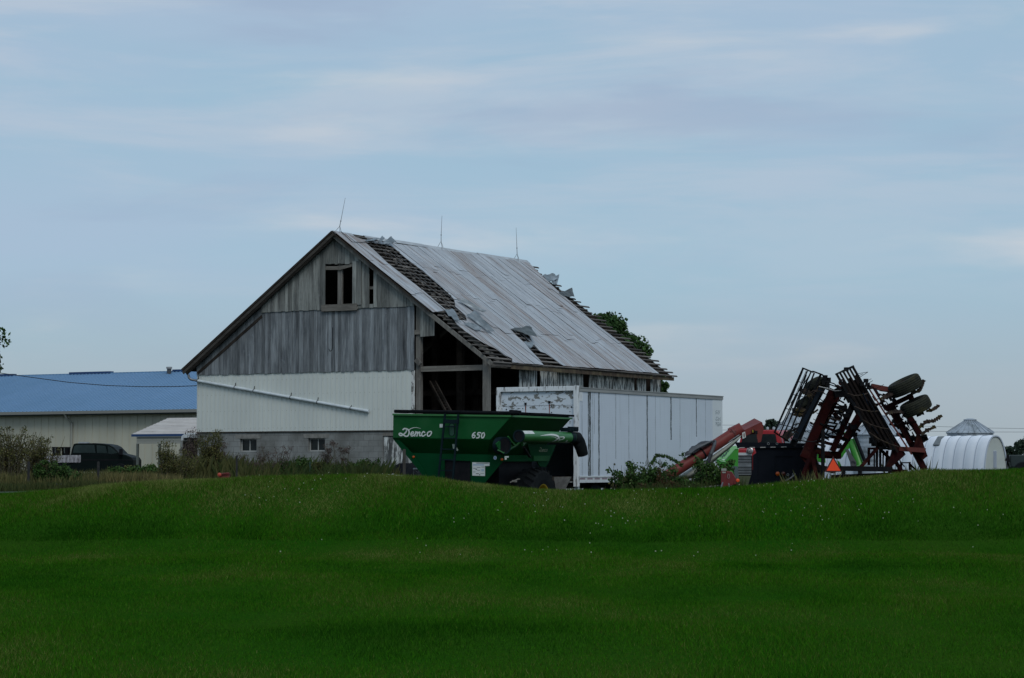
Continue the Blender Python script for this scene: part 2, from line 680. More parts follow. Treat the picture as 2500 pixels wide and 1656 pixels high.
# clover heads
r = np.random.default_rng(9)
n = 300
yy = np.where(r.uniform(0, 1, n) < .85, r.uniform(43.5, 50.5, n), r.uniform(37, 44, n)); xx = r.uniform(-.12, .225, n) * yy
keep = fbm(xx * .6, yy * .4, 21) > -.15
xx, yy = xx[keep], yy[keep]
zz = terr(xx, yy) + r.uniform(.05, .09, len(xx))
s_ = r.uniform(.004, .010, len(xx))
V = []
for a, b in ((-1, -1), (1, -1), (1, 1), (-1, 1)):
    V.append(np.stack([xx + a * s_, yy, zz + b * s_], -1))
for a, b in ((-1, -1), (1, -1), (1, 1), (-1, 1)):
    V.append(np.stack([xx + a * s_, yy + b * s_, zz], -1))
V = np.stack(V, 1)
Fq = (np.arange(len(xx))[:, None, None] * 8 + np.array([[0, 1, 2, 3], [4, 5, 6, 7]])[None]).reshape(-1, 4)
npmesh('clover_flowers', V.reshape(-1, 3), Fq, np.full(len(Fq), .5), mat('clover_white', (.42, .45, .36), rough=.9), kind='stuff',
       label='tiny pale clover heads dotted over the bank')

# ------------------------------------------------------------------ BARN
B = Fr(1191, 79, 30, 0.0)
barn = B.empty('barn', label='large weathered wooden barn with a torn tin roof and white metal lower wall', category='barn')
_p = B.hit(481, 1000)
W = -_p.x                                     # gable width
BL = 13.6
RX = -W / 2
ZR = B.hit(824, 569, 'x', RX).z
ZE = B.hit(1206, 886, 'y', -.3).z
OV = .42
SL = (ZR - ZE) / (OV - RX)                    # roof slope
TL = math.hypot(OV - RX, ZR - ZE)             # slope length
Dn = Vector((OV - RX, 0, ZE - ZR)).normalized()
Nn = Vector((-Dn.z, 0, Dn.x))                 # outward normal of the right slope
RID = Vector((RX, 0, ZR))


def roof(px, py):
    o, d = B.lray(px, py)
    k_ = (RID - o).dot(Nn) / d.dot(Nn)
    p = o + d * k_
    return (p.y, (p - RID).dot(Dn))


def rp(y, t, h=0.0):
    return RID + Dn * t + Nn * h + Vector((0, y, 0))


def zroof(x):
    return ZR - abs(x - RX) * SL


def clip_rect(poly, y0, y1, t0, t1):
    for ax, lim, sg in ((0, y0, 1), (0, y1, -1), (1, t0, 1), (1, t1, -1)):
        res = []
        for i in range(len(poly)):
            a, b = poly[i - 1], poly[i]
            ia, ib = (a[ax] - lim) * sg >= 0, (b[ax] - lim) * sg >= 0
            if ia != ib:
                u = (lim - a[ax]) / (b[ax] - a[ax])
                res.append((a[0] + (b[0] - a[0]) * u, a[1] + (b[1] - a[1]) * u))
            if ib:
                res.append(b)
        poly = res
        if len(poly) < 3:
            return []
    return poly


A_POLY = [(827, 568), (886, 588), (893, 597), (945, 646), (1018, 702), (1060, 739), (1086, 761), (1080, 768), (1071, 763), (961, 683),
          (857, 596), (825, 568)]
B_POLY = [(886, 588), (953.8, 597), (1077, 613), (1262, 640), (1288.8, 643), (1327, 682), (1360, 713), (1403, 751), (1457, 797),
          (1518, 844), (1607.7, 915), (1500, 905.5), (1374, 896.5), (1366, 892), (1350, 880), (1329.6, 866), (1318, 862), (1301, 845.7), (1291, 825),
          (1283, 813), (1258, 812.6), (1243, 806.5), (1262, 826), (1278.6, 841), (1296, 862), (1314, 881), (1325.8, 895.5), (1250, 890),
          (1248, 880), (1230, 871), (1209.7, 856), (1190, 847), (1171.4, 836), (1152, 824), (1133, 811), (1115, 797), (1104, 781),
          (1093, 769), (1119, 784), (1137.5, 788), (1134, 773), (1110, 752), (1107, 735), (1078, 706), (1050, 682), (1030, 664), (1006.6, 648),
          (984, 630), (961, 609), (953, 604), (920, 598), (890, 595)]
tin = MB()
rr = random.Random(5)
for poly_px in (A_POLY, B_POLY):
    poly = [roof(*p) for p in poly_px]
    poly = [(max(-.36, y), min(TL - .01, max(.02, t))) for y, t in poly]
    if poly_px is A_POLY:
        poly = [(-.36, t) if i >= 7 else (y, t) for i, (y, t) in enumerate(poly)]
    y = -.4
    ci = 0
    while y < BL + .6:
        wd = .36
        brk = [0, 1.9 + .25 * math.sin(ci * 1.3) + rr.uniform(-.1, .1), 3.9 + .22 * math.sin(ci * .9 + 1) + rr.uniform(-.1, .1),
               6.1 + .2 * math.sin(ci * 1.1 + 2) + rr.uniform(-.1, .1), TL]
        for a, b in zip(brk[:-1], brk[1:]):
            q = clip_rect(poly, y + .014, y + wd - .014, a + .006, b - .006)
            if len(q) < 3:
                continue
            h0 = .05 + rr.uniform(0, .02)
            tin.tint = rr.random()
            ty, tt = rr.uniform(-.006, .006), rr.uniform(-.002, .006)
            pts = [rp(u, v, h0 + ty * (u - y) + tt * (v - a)) for u, v in q]
            tin.prism(pts, Nn * -.006)
        # standing seam
        q = clip_rect(poly, y - .014, y + .012, 0, TL)
        if len(q) >= 3:
            tin.tint = rr.uniform(-.9, -.2)
            tin.prism([rp(u, v, .052) for u, v in q], Nn * -.01)
        y += wd
        ci += 1
tin.build('roof_tin', M['tin'], barn)

lath = MB()
t = .12
while t < TL + .02:
    lath.tint = rr.random()
    y = -.27 + rr.uniform(0, .10)
    if t > 5.2:
        y = -.28 + rr.uniform(-.1, .15)
    yend = BL + .28 + rr.uniform(-.25, .3)
    cuts = [y, y + rr.uniform(2, 3.5), y + rr.uniform(5, 7), yend]
    for a, b in zip(cuts[:-1], cuts[1:]):
        lath.tint = rr.random()
        dt = rr.uniform(-.03, .03)
        p0, p1 = rp(a, t, .018), rp(b, t + dt, .02 + rr.uniform(-.02, .02))
        lath.bar(p0, p1, .034, rr.uniform(.055, .085), up=Dn)
    t += .262
lath.build('roof_lath', M['lath'], barn)

def inpoly(p, poly):
    c = False
    for i in range(len(poly)):
        a, b = poly[i - 1], poly[i]
        if (a[1] > p[1]) != (b[1] > p[1]) and p[0] < (b[0] - a[0]) * (p[1] - a[1]) / (b[1] - a[1]) + a[0]:
            c = not c
    return c


Apl = [roof(*p) for p in A_POLY]
Bpl = [roof(*p) for p in B_POLY]
deck = MB()     # broken remains of the shingle layer under the laths
for i in range(260):
    u, v = roof(rr.uniform(930, 1140), rr.uniform(600, 790))
    if not (.2 < u < 4 and .3 < v < 6.5) or inpoly((u, v), Apl) or inpoly((u, v), Bpl):
        continue
    deck.tint = rr.random()
    a = rr.uniform(-.4, .4)
    p = rp(u, v, .045 + rr.uniform(0, .03))
    q = p + Vector((0, math.cos(a), 0)) * .09 + Dn * math.sin(a) * .2
    deck.bar(p, q, .02, .10, up=Dn)
deck.build('shingle_remains', M['lath'], barn, kind='stuff')

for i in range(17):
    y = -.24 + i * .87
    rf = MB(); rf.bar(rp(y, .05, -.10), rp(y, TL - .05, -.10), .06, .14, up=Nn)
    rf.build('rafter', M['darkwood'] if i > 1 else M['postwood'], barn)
rl = MB()
p0, p1 = Vector((RX, -.34, ZR)), Vector((-W - OV - .02, -.34, zroof(-W - OV)))
q0, q1 = Vector((RX, BL + .3, ZR)), Vector((-W - OV, BL + .3, zroof(-W - OV)))
n_ = Vector((-Nn.x, 0, Nn.z))
rl.add([p0, p1, q1, q0, p0 + n_ * .05, p1 + n_ * .05, q1 + n_ * .05, q0 + n_ * .05], MB.BF)
rl.build('roof_left_slope', [M['darkwood']], barn)
rl2 = MB()
for i in range(23):
    y = -.36 + i * .62
    rl2.tint = rr.random()
    rl2.add([p0 * 1 + Vector((0, y + .34, 0)) + n_ * .055, p1 + Vector((-.03, y + .34, 0)) + n_ * .055, p1 + Vector((-.03, y + .94, 0)) + n_ * .055,
             p0 + Vector((0, y + .94, 0)) + n_ * .055, p0 + Vector((0, y + .34, 0)) + n_ * .062, p1 + Vector((-.03, y + .34, 0)) + n_ * .062,
             p1 + Vector((-.03, y + .94, 0)) + n_ * .062, p0 + Vector((0, y + .94, 0)) + n_ * .062], MB.BF)
rl2.build('roof_tin_left', M['tin'], barn)
bb = MB()
dl = (p1 - p0).normalized()
bb.bar(p0 - n_ * .10 + Vector((0, -.025, 0)), p1 - n_ * .10 + Vector((0, -.025, 0)), .04, .10, up=n_)
bb.bar(p0 - n_ * .10 + Vector((0, .16, 0)), p1 - n_ * .12 + Vector((0, .16, 0)), .05, .12, up=n_)
bb.build('barge_board', M['barge'], barn)
bb = MB()
ye0, te0 = roof(1072, 763)
bb.bar(rp(-.33, .0, -.02), rp(-.33, te0, -.02), .03, .05, up=Nn)
bb.build('barge_board', M['darkwood'], barn)
rc = MB()
rc.mi = 0
for i in range(7):
    a, b = -.34 + i * 2.02, -.34 + i * 2.02 + 2.0
    if i == 0:
        b = .9
    if b > BL + .3:
        b = BL + .3
    dz = .07 + rr.uniform(-.01, .02)
    rc.add([(RX, a, ZR + dz), (RX, b, ZR + dz), (RX + .16, b, ZR + dz - .13), (RX + .16, a, ZR + dz - .13),
            (RX, a, ZR + dz - .01), (RX, b, ZR + dz - .01), (RX + .15, b, ZR + dz - .14), (RX + .15, a, ZR + dz - .14)],
           [(0, 1, 2, 3), (7, 6, 5, 4), (0, 3, 7, 4), (1, 5, 6, 2), (2, 6, 7, 3)])
    rc.add([(RX, a, ZR + dz), (RX - .16, a, ZR + dz - .13), (RX - .16, b, ZR + dz - .13), (RX, b, ZR + dz)], [(0, 1, 2, 3)])
rc.build('ridge_cap', M['ridge'], barn)


def sheet(pxs, hs, m, sub=3, thick=.008):
    """a torn sheet: corners measured on the roof, each lifted hs metres off it, crumpled"""
    c = [rp(*roof(*p), h) for p, h in zip(pxs, hs)]
    mb = MB()
    n = 5
    g_ = []
    for i in range(n + 1):
        for j in range(n + 1):
            u, v = i / n, j / n
            p = (c[0] * (1 - u) + c[1] * u) * (1 - v) + (c[3] * (1 - u) + c[2] * u) * v
            g_.append(p + Nn * (rr.uniform(-.012, .02) + .03 * math.sin(u * 9)))
    top = [(i * (n + 1) + j, (i + 1) * (n + 1) + j, (i + 1) * (n + 1) + j + 1, i * (n + 1) + j + 1) for i in range(n) for j in range(n)]
    mb.add(g_, top)
    o = mb.build('torn_sheet', m, barn)
    s_ = o.modifiers.new('solid', 'SOLIDIFY'); s_.thickness = thick
    return o


# curled sheets at the head of the gap, by the ridge
sheet([(888, 592), (914, 586.5), (917, 601), (893, 594)], [.06, .08, .30, .05], M['tin_bent'])
sheet([(919, 596), (926, 588), (929, 600), (921, 602)], [.08, .2, .30, .1], M['tin_bent'])
sheet([(931, 597), (947, 591), (957, 607), (934, 601)], [.05, .24, .28, .06], M['tin_bent'])
# slipped sheets lower down
sheet([(1112, 740), (1124, 741), (1178, 777), (1166, 772)], [.1, .2, .28, .18], M['tin_bent'])
sheet([(1134, 777), (1150, 775), (1200, 822), (1186, 815)], [.12, .26, .2, .12], M['tin_bent'])
sheet([(1128, 796), (1140, 797), (1172, 812), (1160, 814)], [.1, .18, .16, .1], M['tin_bent'])
sheet([(1082, 763), (1100, 764), (1120, 797), (1092, 777)], [.1, .16, .14, .08], M['tin_bent'])
# flap standing open above the hole and the pieces on the far verge
sheet([(1245, 807), (1283, 813), (1299, 842), (1262, 815)], [.06, .30, .34, .08], M['tin_dark'])
sheet([(1277, 838), (1296, 843), (1298, 851), (1292, 856)], [.05, .12, .14, .06], M['tin_bent'])
sheet([(1322, 676), (1344, 681), (1356, 692), (1336, 691)], [.07, .26, .2, .05], M['tin_bent'])
sheet([(1346, 682), (1358, 683), (1357, 700), (1345, 695)], [.12, .24, .08, .04], M['tin_bent'])
sheet([(1361, 719), (1387, 718), (1397, 733), (1372, 727)], [.05, .28, .16, .04], M['tin_dark'])

# --- gable boards
zb0 = B.hit(700, 911).z
ztier = B.hit(840, 755).z
XR_ = B.hit(1013, 830).x
op = [(B.hit(797, 700).x, B.hit(866, 700).x, B.hit(820, 744).z, B.hit(820, 648).z),
      (B.hit(904.7, 700).x, B.hit(915, 700).x, B.hit(910, 743).z, B.hit(910, 640).z)]
edges = [-W]
while edges[-1] < XR_ - .3:
    edges.append(edges[-1] + rr.uniform(.11, .21))
edges = [e for e in edges if e < XR_ - .08 and all(abs(e - q) > .09 for o_ in op for q in o_[:2])]
edges = sorted(edges + [XR_] + [q for o_ in op for q in o_[:2]])


def board(mb, x0, x1, z0, z1, y, top=None, th=.025):
    t0, t1 = (top(x0), top(x1)) if top else (z1, z1)
    if z1 is not None:
        t0, t1 = min(t0, z1), min(t1, z1)
    if t0 <= z0 + .02 and t1 <= z0 + .02:
        return
    ga = rr.choice([.002, .003, .004, .011])
    mb.prism([(x0 + ga, y, z0), (x1 - .003, y, z0), (x1 - .003, y, max(t1, z0 + .01)), (x0 + ga, y, max(t0, z0 + .01))], (0, th, 0))


up_, lo_ = MB(), MB()
topf = lambda x: zroof(x) - .16
XT = B.hit(640, 757).x
for a, b in zip(edges[:-1], edges[1:]):
    up_.tint = rr.random(); lo_.tint = rr.random()
    board(lo_, a, b, zb0 + rr.uniform(-.025, .015), ztier + .1, -.06 + rr.uniform(0, .012), topf)
    if a < XT:
        board(lo_, a, b, ztier + .1, None, -.06 + rr.uniform(0, .01), topf)
        continue
    segs = [(ztier + rr.uniform(-.015, .015), None)]
    for o_ in op:
        if a >= o_[0] - .01 and b <= o_[1] + .01:
            segs = [(o_[3] + rr.uniform(0, .06), None)]
            if o_ is op[1]:
                segs.append((ztier, o_[2]))
    for z0, z1 in segs:
        board(up_, a, b, z0, z1, -.095 + rr.uniform(0, .012), topf)
up_.build('gable_boards_upper', M['barnwood'], barn)
lo_.build('gable_boards_lower', M['barnwood_low'], barn)
hb = MB()
xa = B.hit(1026, 780, 'y', -.05).x; xb = B.hit(1060, 780, 'y', -.05).x; zz0 = B.hit(1040, 822, 'y', -.05).z
for i in range(3):
    hb.tint = rr.random()
    board(hb, xa + (xb - xa) * i / 3, xa + (xb - xa) * (i + 1) / 3, zz0 + i * .01, None, -.05, topf)
hb.build('hanging_boards', M['barnwood'], barn)
# diagonal timber line on the lower left gable
tr = MB(); tr.tint = .2
tr.bar(B.hit(483, 912, 'y', -.06), B.hit(640, 772, 'y', -.06), .03, .10, up=(0, 0, 1))
tr.build('loose_batten', M['darkwood'], barn)

# loft window: frame, mullion, shutters edge, sill
lw = MB(); o_ = op[0]
lw.box(o_[0] - .12, o_[1] + .18, -.15, -.102, o_[2] - .24, o_[2])
f0 = lw.build('loft_window_sill', M['beamwood'], barn)
lw = MB()
xm = B.hit(829, 700).x
lw.box(xm - .09, xm + .09, .01, .10, o_[2], o_[3] + .15)
lw.build('loft_window_post', M['postwood'], barn)
lw = MB()
lw.bar((o_[0] - .05, -.03, B.hit(797, 655).z), (xm, -.03, B.hit(829, 655).z), .05, .13)
lw.bar((xm, -.03, B.hit(829, 656).z), (o_[1] + .15, -.03, B.hit(870, 643).z), .05, .13)
lw.build('loft_window_lintel', M['beamwood'], barn)
for a, b in ((o_[1] - .02, o_[1] + .15), (o_[1] + .16, o_[1] + .36)):
    lw = MB(); lw.tint = rr.random(); lw.box(a, b, -.125, -.10, o_[2] - .05, o_[3] + .1); lw.build('shutter_board', M['barnwood'], barn)
sl = MB(); zz = B.hit(910, 703).z
sl.box(op[1][0] - .05, op[1][1] + .05, -.015, .03, zz - .05, zz + .05)
sl.build('girt', M['postwood'], barn)
hk = MB()
hk.path([B.hit(x, y, 'y', -.05) for x, y in ((812, 800), (812, 848), (810, 856), (806, 858), (803, 852))], .014, 6)
hk.build('hook', M['black'], barn)

# --- white metal siding with ribs
zs0, zs1 = B.hit(700, 1053).z, zb0 + .06
xsr = B.hit(1005, 950).x
sd = MB()
sd.box(-W, xsr, -.012, .02, zs0, zs1)
x = -W + .05
i = 0
while x < xsr:
    sd.box(x - .012, x + .012, -.03, -.0121, zs0, zs1)
    sd.box(x + .045, x + .055, -.018, -.0121, zs0, zs1)
    x += .2
sd.build('metal_siding', M['siding'], barn)
sc_ = MB()
for i in range(0, 46):
    for z in (zs0 + .12, zs0 + .75, zs0 + 1.35, zs1 - .3):
        x = -W + .09 + i * .2
        if x < xsr:
            sc_.box(x - .009, x + .009, -.018, -.0125, z - .009, z + .009)
sc_.build('siding_screws', M['steel'], barn, kind='stuff')
tr = MB(); tr.box(-W, xsr, -.04, -.005, zs0 - .035, zs0 - .002)
tr.build('drip_edge', M['darkwood'], barn)
ct = MB(); ct.box(xsr + .005, B.hit(1013, 950).x, -.03, .0, 2.2, zb0 - .02)
ct.build('corner_trim', M['peel2'], barn)

# --- block foundation with two windows and an old door
fx1 = B.hit(934, 1100).x
wins = [(B.hit(585, 1090).x, B.hit(626, 1090).x, B.hit(600, 1103).z, B.hit(600, 1072).z),
        (B.hit(752, 1090).x, B.hit(793, 1090).x, B.hit(770, 1102).z, B.hit(770, 1070).z)]
fw = MB()
xe = [-W + .03] + [q for w_ in wins for q in w_[:2]] + [fx1]
for i in range(len(xe) - 1):
    if i % 2 == 0:
        fw.box(xe[i], xe[i + 1], .005, .22, -.3, zs0 - .036)
    else:
        w_ = wins[i // 2]
        fw.box(xe[i], xe[i + 1], .005, .22, -.3, w_[2])
        fw.box(xe[i], xe[i + 1], .005, .22, w_[3], zs0 - .036)
fw.build('block_foundation', M['block'], barn)
for w_, lp in zip(wins, (((575, 1061), (636, 1071)), ((741, 1060), (803, 1069.5)))):
    wn = MB()
    wn.box(w_[0], w_[1], .12, .16, w_[2], w_[2] + .04)
    wn.box(w_[0], w_[1], .12, .16, w_[3] - .04, w_[3])
    wn.box(w_[0], w_[0] + .04, .121, .159, w_[2] + .04, w_[3] - .04)
    wn.box(w_[1] - .04, w_[1], .121, .159, w_[2] + .04, w_[3] - .04)
    xm_ = (w_[0] + w_[1]) / 2
    wn.box(xm_ - .018, xm_ + .018, .118, .16, w_[2] + .04, w_[3] - .04)
    fo = wn.build('basement_window', M['winframe'], barn)
    pn = MB(); pn.box(w_[0] + .04, w_[1] - .04, .135, .142, w_[2] + .04, w_[3] - .04); pn.build('pane', M['glass'], fo)
    ln = MB(); a, b = B.hit(*lp[0]), B.hit(*lp[1]); ln.box(a.x, b.x, -.008, .004, b.z, a.z); ln.build('lintel', M['concrete'], fo)
dd = MB()
x = fx1 + .03
while x < B.hit(1003, 1100).x:
    dd.tint = rr.random()
    x2 = x + rr.uniform(.12, .2)
    dd.box(x, x2 - .008, .03 + rr.uniform(0, .01), .07, .1, zs0 - .22 - rr.uniform(0, .05))
    x = x2
dd.build('old_door', M['peel'], barn)
dd = MB(); dd.box(fx1, B.hit(1005, 1100).x, .0, .12, zs0 - .20, zs0 - .037); dd.build('door_header', M['postwood'], barn)

# --- open corner of the gable: posts, beams
g = MB(); g.box(B.hit(1016, 900, 'y', .05).x, B.hit(1027, 900, 'y', .05).x, .03, .2, 0, topf(B.hit(1020, 900).x)); g.build('corner_post', M['postwood'], barn)
g = MB(); g.box(-.21, -.0, .0, .2, 0, ZE + .15); g.build('corner_post', M['postwood'], barn)
g = MB(); a = B.hit(1100, 893, 'y', .05); b = B.hit(1100, 906, 'y', .05)
g.box(B.hit(1027, 900, 'y', .05).x + .005, -.215, .05, .17, b.z, a.z); g.build('tie_beam', M['beamwood'], barn)
for py in (742, 812):
    g = MB(); z = B.hit(1020, py).z
    g.box(B.hit(1013, py).x, B.hit(1027, py).x, -.03, .025, z - .07, z + .09); g.build('girt', M['beamwood'], barn)
g = MB(); g.bar(B.hit(1015, 878, 'y', -.06), B.hit(1026, 890, 'y', -.06), .06, .16); g.build('broken_board', M['postwood'], barn)
for (px, yy_) in ((1121, 3.0), (1060, 6.0), (1160, 6.2)):
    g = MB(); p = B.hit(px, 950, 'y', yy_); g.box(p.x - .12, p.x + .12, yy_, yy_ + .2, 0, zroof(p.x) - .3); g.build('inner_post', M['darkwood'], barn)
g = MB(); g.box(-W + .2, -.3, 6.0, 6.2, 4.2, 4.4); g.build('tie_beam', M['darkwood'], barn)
# ladder of the hay elevator leaning inside
for k_ in range(2):
    pass
g = MB()
la = [B.hit(1049, 932, 'y', 1.2), B.hit(1092, 1012, 'y', .5)]
lb = [B.hit(1062, 932, 'y', 1.2), B.hit(1105, 1012, 'y', .5)]
g.bar(la[0], la[1], .05, .09); g.bar(lb[0], lb[1], .05, .09)
for i in range(12):
    u = (i + .5) / 12
    g.bar(la[0].lerp(la[1], u), lb[0].lerp(lb[1], u), .03)
g.build('inner_ladder', M['darkwood'], barn)

# --- eave beam and side wall
g = MB()
ya = roof(1250, 890)[0]
g.box(OV - .06, OV - .02, ya, BL + .2, ZE - .16, ZE - .02)
g.build('eave_board', M['fascia'], barn)
g = MB(); g.box(-.21, -.03, .2, BL - .1, ZE - .12, ZE + .08); g.build('wall_plate', M['postwood'], barn)
g = MB(); g.bar((OV - .05, -.3, ZE - .06), (OV - .05, ya, ZE - .05), .06, .1); g.build('eave_board', M['lath'], barn)
sw = MB()
gaps = [(1310, 1319), (1423, 1438), (1548, 1555), (1577, 1588)]
yof = lambda px: B.hit(px, 920, 'x', -.0).y
y = yof(1268)
yend = yof(1612)
gy = [(yof(a), yof(b)) for a, b in gaps]
while y < yend:
    y2 = min(y + rr.uniform(.2, .32), yend)
    g_ = [q for q in gy if q[0] < (y + y2) / 2 < q[1]]
    if g_:
        y = g_[0][1]; continue
    for q in gy:
        if y < q[0] < y2:
            y2 = q[0]
    sw.tint = rr.random()
    sw.box(-.02 + rr.uniform(0, .01), .01 + rr.uniform(0, .01), y + .004, y2 - .004, .2 + rr.uniform(-.03, .05), ZE - .13)
    y = y2
sw.build('side_boards', M['peel'], barn)
g = MB(); g.box(-.5, -.4, yof(1421), yof(1440), .5, ZE - .5); g.build('inner_board', M['postwood'], barn)
# closed sides that face away
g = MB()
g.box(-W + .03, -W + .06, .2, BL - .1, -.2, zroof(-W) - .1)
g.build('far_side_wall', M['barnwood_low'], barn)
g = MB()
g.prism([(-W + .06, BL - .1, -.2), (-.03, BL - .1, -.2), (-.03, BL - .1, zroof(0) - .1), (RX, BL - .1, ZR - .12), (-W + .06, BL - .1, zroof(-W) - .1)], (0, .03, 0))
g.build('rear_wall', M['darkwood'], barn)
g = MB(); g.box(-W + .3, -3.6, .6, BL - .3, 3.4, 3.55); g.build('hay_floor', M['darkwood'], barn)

# --- drain pipe with straps
pipe = MB()
p0, p1 = B.hit(483, 930, 'y', -.09), B.hit(900, 1004.5, 'y', -.09)
pipe.tube(p0, p1, .055, seg=14)
pe = pipe.build('drain_pipe', M['pvc'], barn, smooth=True)
el = MB()
el.path([B.hit(460, 915, 'y', -.2), B.hit(461, 922, 'y', -.2), B.hit(466, 927, 'y', -.15), B.hit(483, 930, 'y', -.09)], .045, 10)
el.build('pipe_elbow', M['steel'], pe, smooth=True)
for u in (.0, .225, .338, .555, .71, .9):
    c = p0.lerp(p1, u)
    st = MB(); st.ring(c, p1 - p0, [(.062, -.012), (.066, -.012), (.066, .012), (.062, .012)], 12, True)
    st.bar(c + Vector((0, .02, .05)), c + Vector((.02, .02, .17 if u != .9 else .1)), .02, .02)
    st.build('pipe_strap', M['black'], pe)

# --- lightning rods on the ridge
for (bx, by), (mx, my), (tx, ty) in (((827, 563), (832, 540), (843, 483)), ((1077, 613), (1077, 574), (1079, 527)), ((1263, 640), (1262, 606), (1260, 556))):
    u = B.hit(bx, by, 'x', RX)
    b0 = Vector((RX, u.y, ZR + .07))
    m0 = B.hit(mx, my, 'x', RX); t0 = B.hit(tx, ty, 'x', RX)
    g = MB()
    g.path([b0 + (m0 - b0) * .45, m0, t0], [.016, .012, .006], 6)
    for dx, dy in ((-.14, -.15), (.14, -.15), (0, .2)):
        g.tube(b0 + Vector((dx, dy, -.1)), b0 + (m0 - b0) * .5, .009, seg=5)
    g.ring(m0, t0 - m0, [(.0, -.03), (.022, -.02), (.022, .02), (0, .03)], 8)
    g.build('lightning_rod', M['steel'], barn)
cb = MB()
pts = [rp(*roof(x, y), .09) for x, y in ((829, 570), (856, 596), (878, 597), (892, 596))]
cb.path(pts, .012, 5)
cb.build('roof_cable', M['black'], barn)

# ------------------------------------------------------------------ stroke lettering
def catmull(pts, n=6):
    P = [Vector((*p, 0)) for p in pts]
    P = [P[0] * 2 - P[1]] + P + [P[-1] * 2 - P[-2]]
    res = []
    for i in range(1, len(P) - 2):
        for j in range(n):
            t = j / n
            a, b, c, d = P[i - 1:i + 3]
            res.append(.5 * ((2 * b) + (c - a) * t + (2 * a - 5 * b + 4 * c - d) * t * t + (3 * b - a - 3 * c + d) * t ** 3))
    res.append(P[-2])
    return [(p.x, p.y) for p in res]


def stroke(mb, pts, wd, place, n=6, taper=None, lift0=0.0):
    """ribbon of width wd along pts (2-D), put on its surface by place(u, v, lift)"""
    q = catmull(pts, n) if n else pts
    m = len(q)
    L_, R_ = [], []
    for i, p in enumerate(q):
        a = q[max(0, i - 1)]; b = q[min(m - 1, i + 1)]
        dx, dy = b[0] - a[0], b[1] - a[1]
        ln = math.hypot(dx, dy) or 1
        w_ = wd / 2
        if taper:
            w_ *= taper[0] + (taper[1] - taper[0]) * i / (m - 1) if not callable(taper) else taper(i / (m - 1))
        L_.append((p[0] - dy / ln * w_, p[1] + dx / ln * w_))
        R_.append((p[0] + dy / ln * w_, p[1] - dx / ln * w_))
    for i in range(m - 1):
        li = lift0 + .0004 * i
        mb.add([place(*L_[i], li), place(*L_[i + 1], li), place(*R_[i + 1], li), place(*R_[i], li)], [(0, 1, 2, 3)])
    if not taper:
        for k_, p in ((0, q[0]), (1, q[-1])):
            vs = [place(p[0] + math.cos(t) * wd / 2, p[1] + math.sin(t) * wd / 2, lift0 + .0004 * (m + 2 + k_)) for t in [i * math.pi / 5 for i in range(10)]]
            mb.add(vs, [tuple(range(10))])


DEMCO = [([(345, 385), (375, 365), (412, 380), (405, 425), (365, 470), (322, 498), (285, 494), (270, 470), (295, 455), (335, 475), (385, 508), (425, 512), (452, 480), (462, 430), (445, 390), (405, 366)], 21),
         ([(495, 482), (535, 462), (548, 440), (528, 426), (505, 445), (492, 480), (505, 506), (535, 504), (565, 480)], 19),
         ([(590, 425), (580, 465), (568, 508)], 19), ([(580, 470), (605, 436), (625, 440), (620, 475), (610, 508)], 19),
         ([(622, 470), (648, 436), (668, 440), (662, 475), (660, 500), (685, 500), (705, 480)], 19),
         ([(758, 440), (738, 424), (712, 445), (702, 482), (716, 508), (745, 504), (775, 478)], 19),
         ([(850, 424), (822, 440), (808, 475), (818, 506), (848, 506), (880, 470), (888, 432), (868, 420), (845, 428)], 19)]
SWOOSH = [(455, 392), (510, 360), (590, 346), (685, 362)]
N650 = [([(1722, 440), (1690, 462), (1670, 505), (1680, 538), (1704, 538), (1722, 512), (1708, 488), (1682, 502)], 18),
        ([(1832, 446), (1785, 446), (1772, 482), (1800, 486), (1806, 512), (1788, 540), (1752, 545)], 18),
        ([(1892, 446), (1860, 462), (1846, 510), (1858, 544), (1886, 530), (1904, 485), (1892, 446)], 19)]
M['decal'] = mat('white_decal', (.55, .60, .58), (.46, .5, .48), 8, rough=.5)
M['decal_dull'] = mat('faded_decal', (.20, .25, .17), rough=.6)

# ------------------------------------------------------------------ WHITE TRAILER
T = Fr(1410, 68, 30, 0.0)
tr = T.empty('box_trailer', label='white streaked box trailer body standing between barn and red auger', category='trailer')
TW = -T.hit(1214.5, 1000).x
TH0, TH1 = T.hit(1410, 1178.9, 'x').z, T.hit(1408.6, 944.2, 'x').z
TLn = T.hit(1763.5, 1000, 'x').y
k = Mat('trailer_side_paint')
c_ = k.mix(k.noise(.8, (1, .6, 1), .3, .7), (.50, .565, .64), (.46, .52, .59))
c_ = k.mix(k.mul(k.noise(1.4, (5, 9, .35), .56, .8, 8), .65), c_, (.27, .31, .34))
c_ = k.mix(k.mul(k.noise(9, (6, 6, 1.2), .70, .76, 3), .6), c_, (.2, .2, .2))
k.col(c_)
wv = k.n('ShaderNodeTexWave', wave_type='BANDS', bands_direction='Z')
wv.inputs['Scale'].default_value = 6
k.l(k.tc.outputs['Object'], wv.inputs['Vector'])
k.bump(wv.outputs['Fac'], .08, .01)
M['trside'] = k.fin(.45, 0, .4)
k = Mat('trailer_nose_paint')
c_ = k.mix(k.noise(.8, (1, .6, 1), .3, .7), (.58, .63, .65), (.52, .57, .6))
k.col(c_)
M['trnose'] = k.fin(.45, 0, .4)
k = Mat('trailer_door_peeling')
f = k.noise(3.4, (1.1, 1.1, 2.2), .535, .55, 9, .65, .4, (2.3, 0, 7))
sepn = k.n('ShaderNodeSeparateXYZ'); k.l(k.tc.outputs['Object'], sepn.inputs[0])
band = k.rng(sepn.outputs[2], TH1 - .68, TH1 - .62)
c_ = k.mix(k.mul(f, band), (.53, .60, .66), (.16, .165, .155))
k.col(c_)
M['trdoor'] = k.fin(.5, 0, .4)
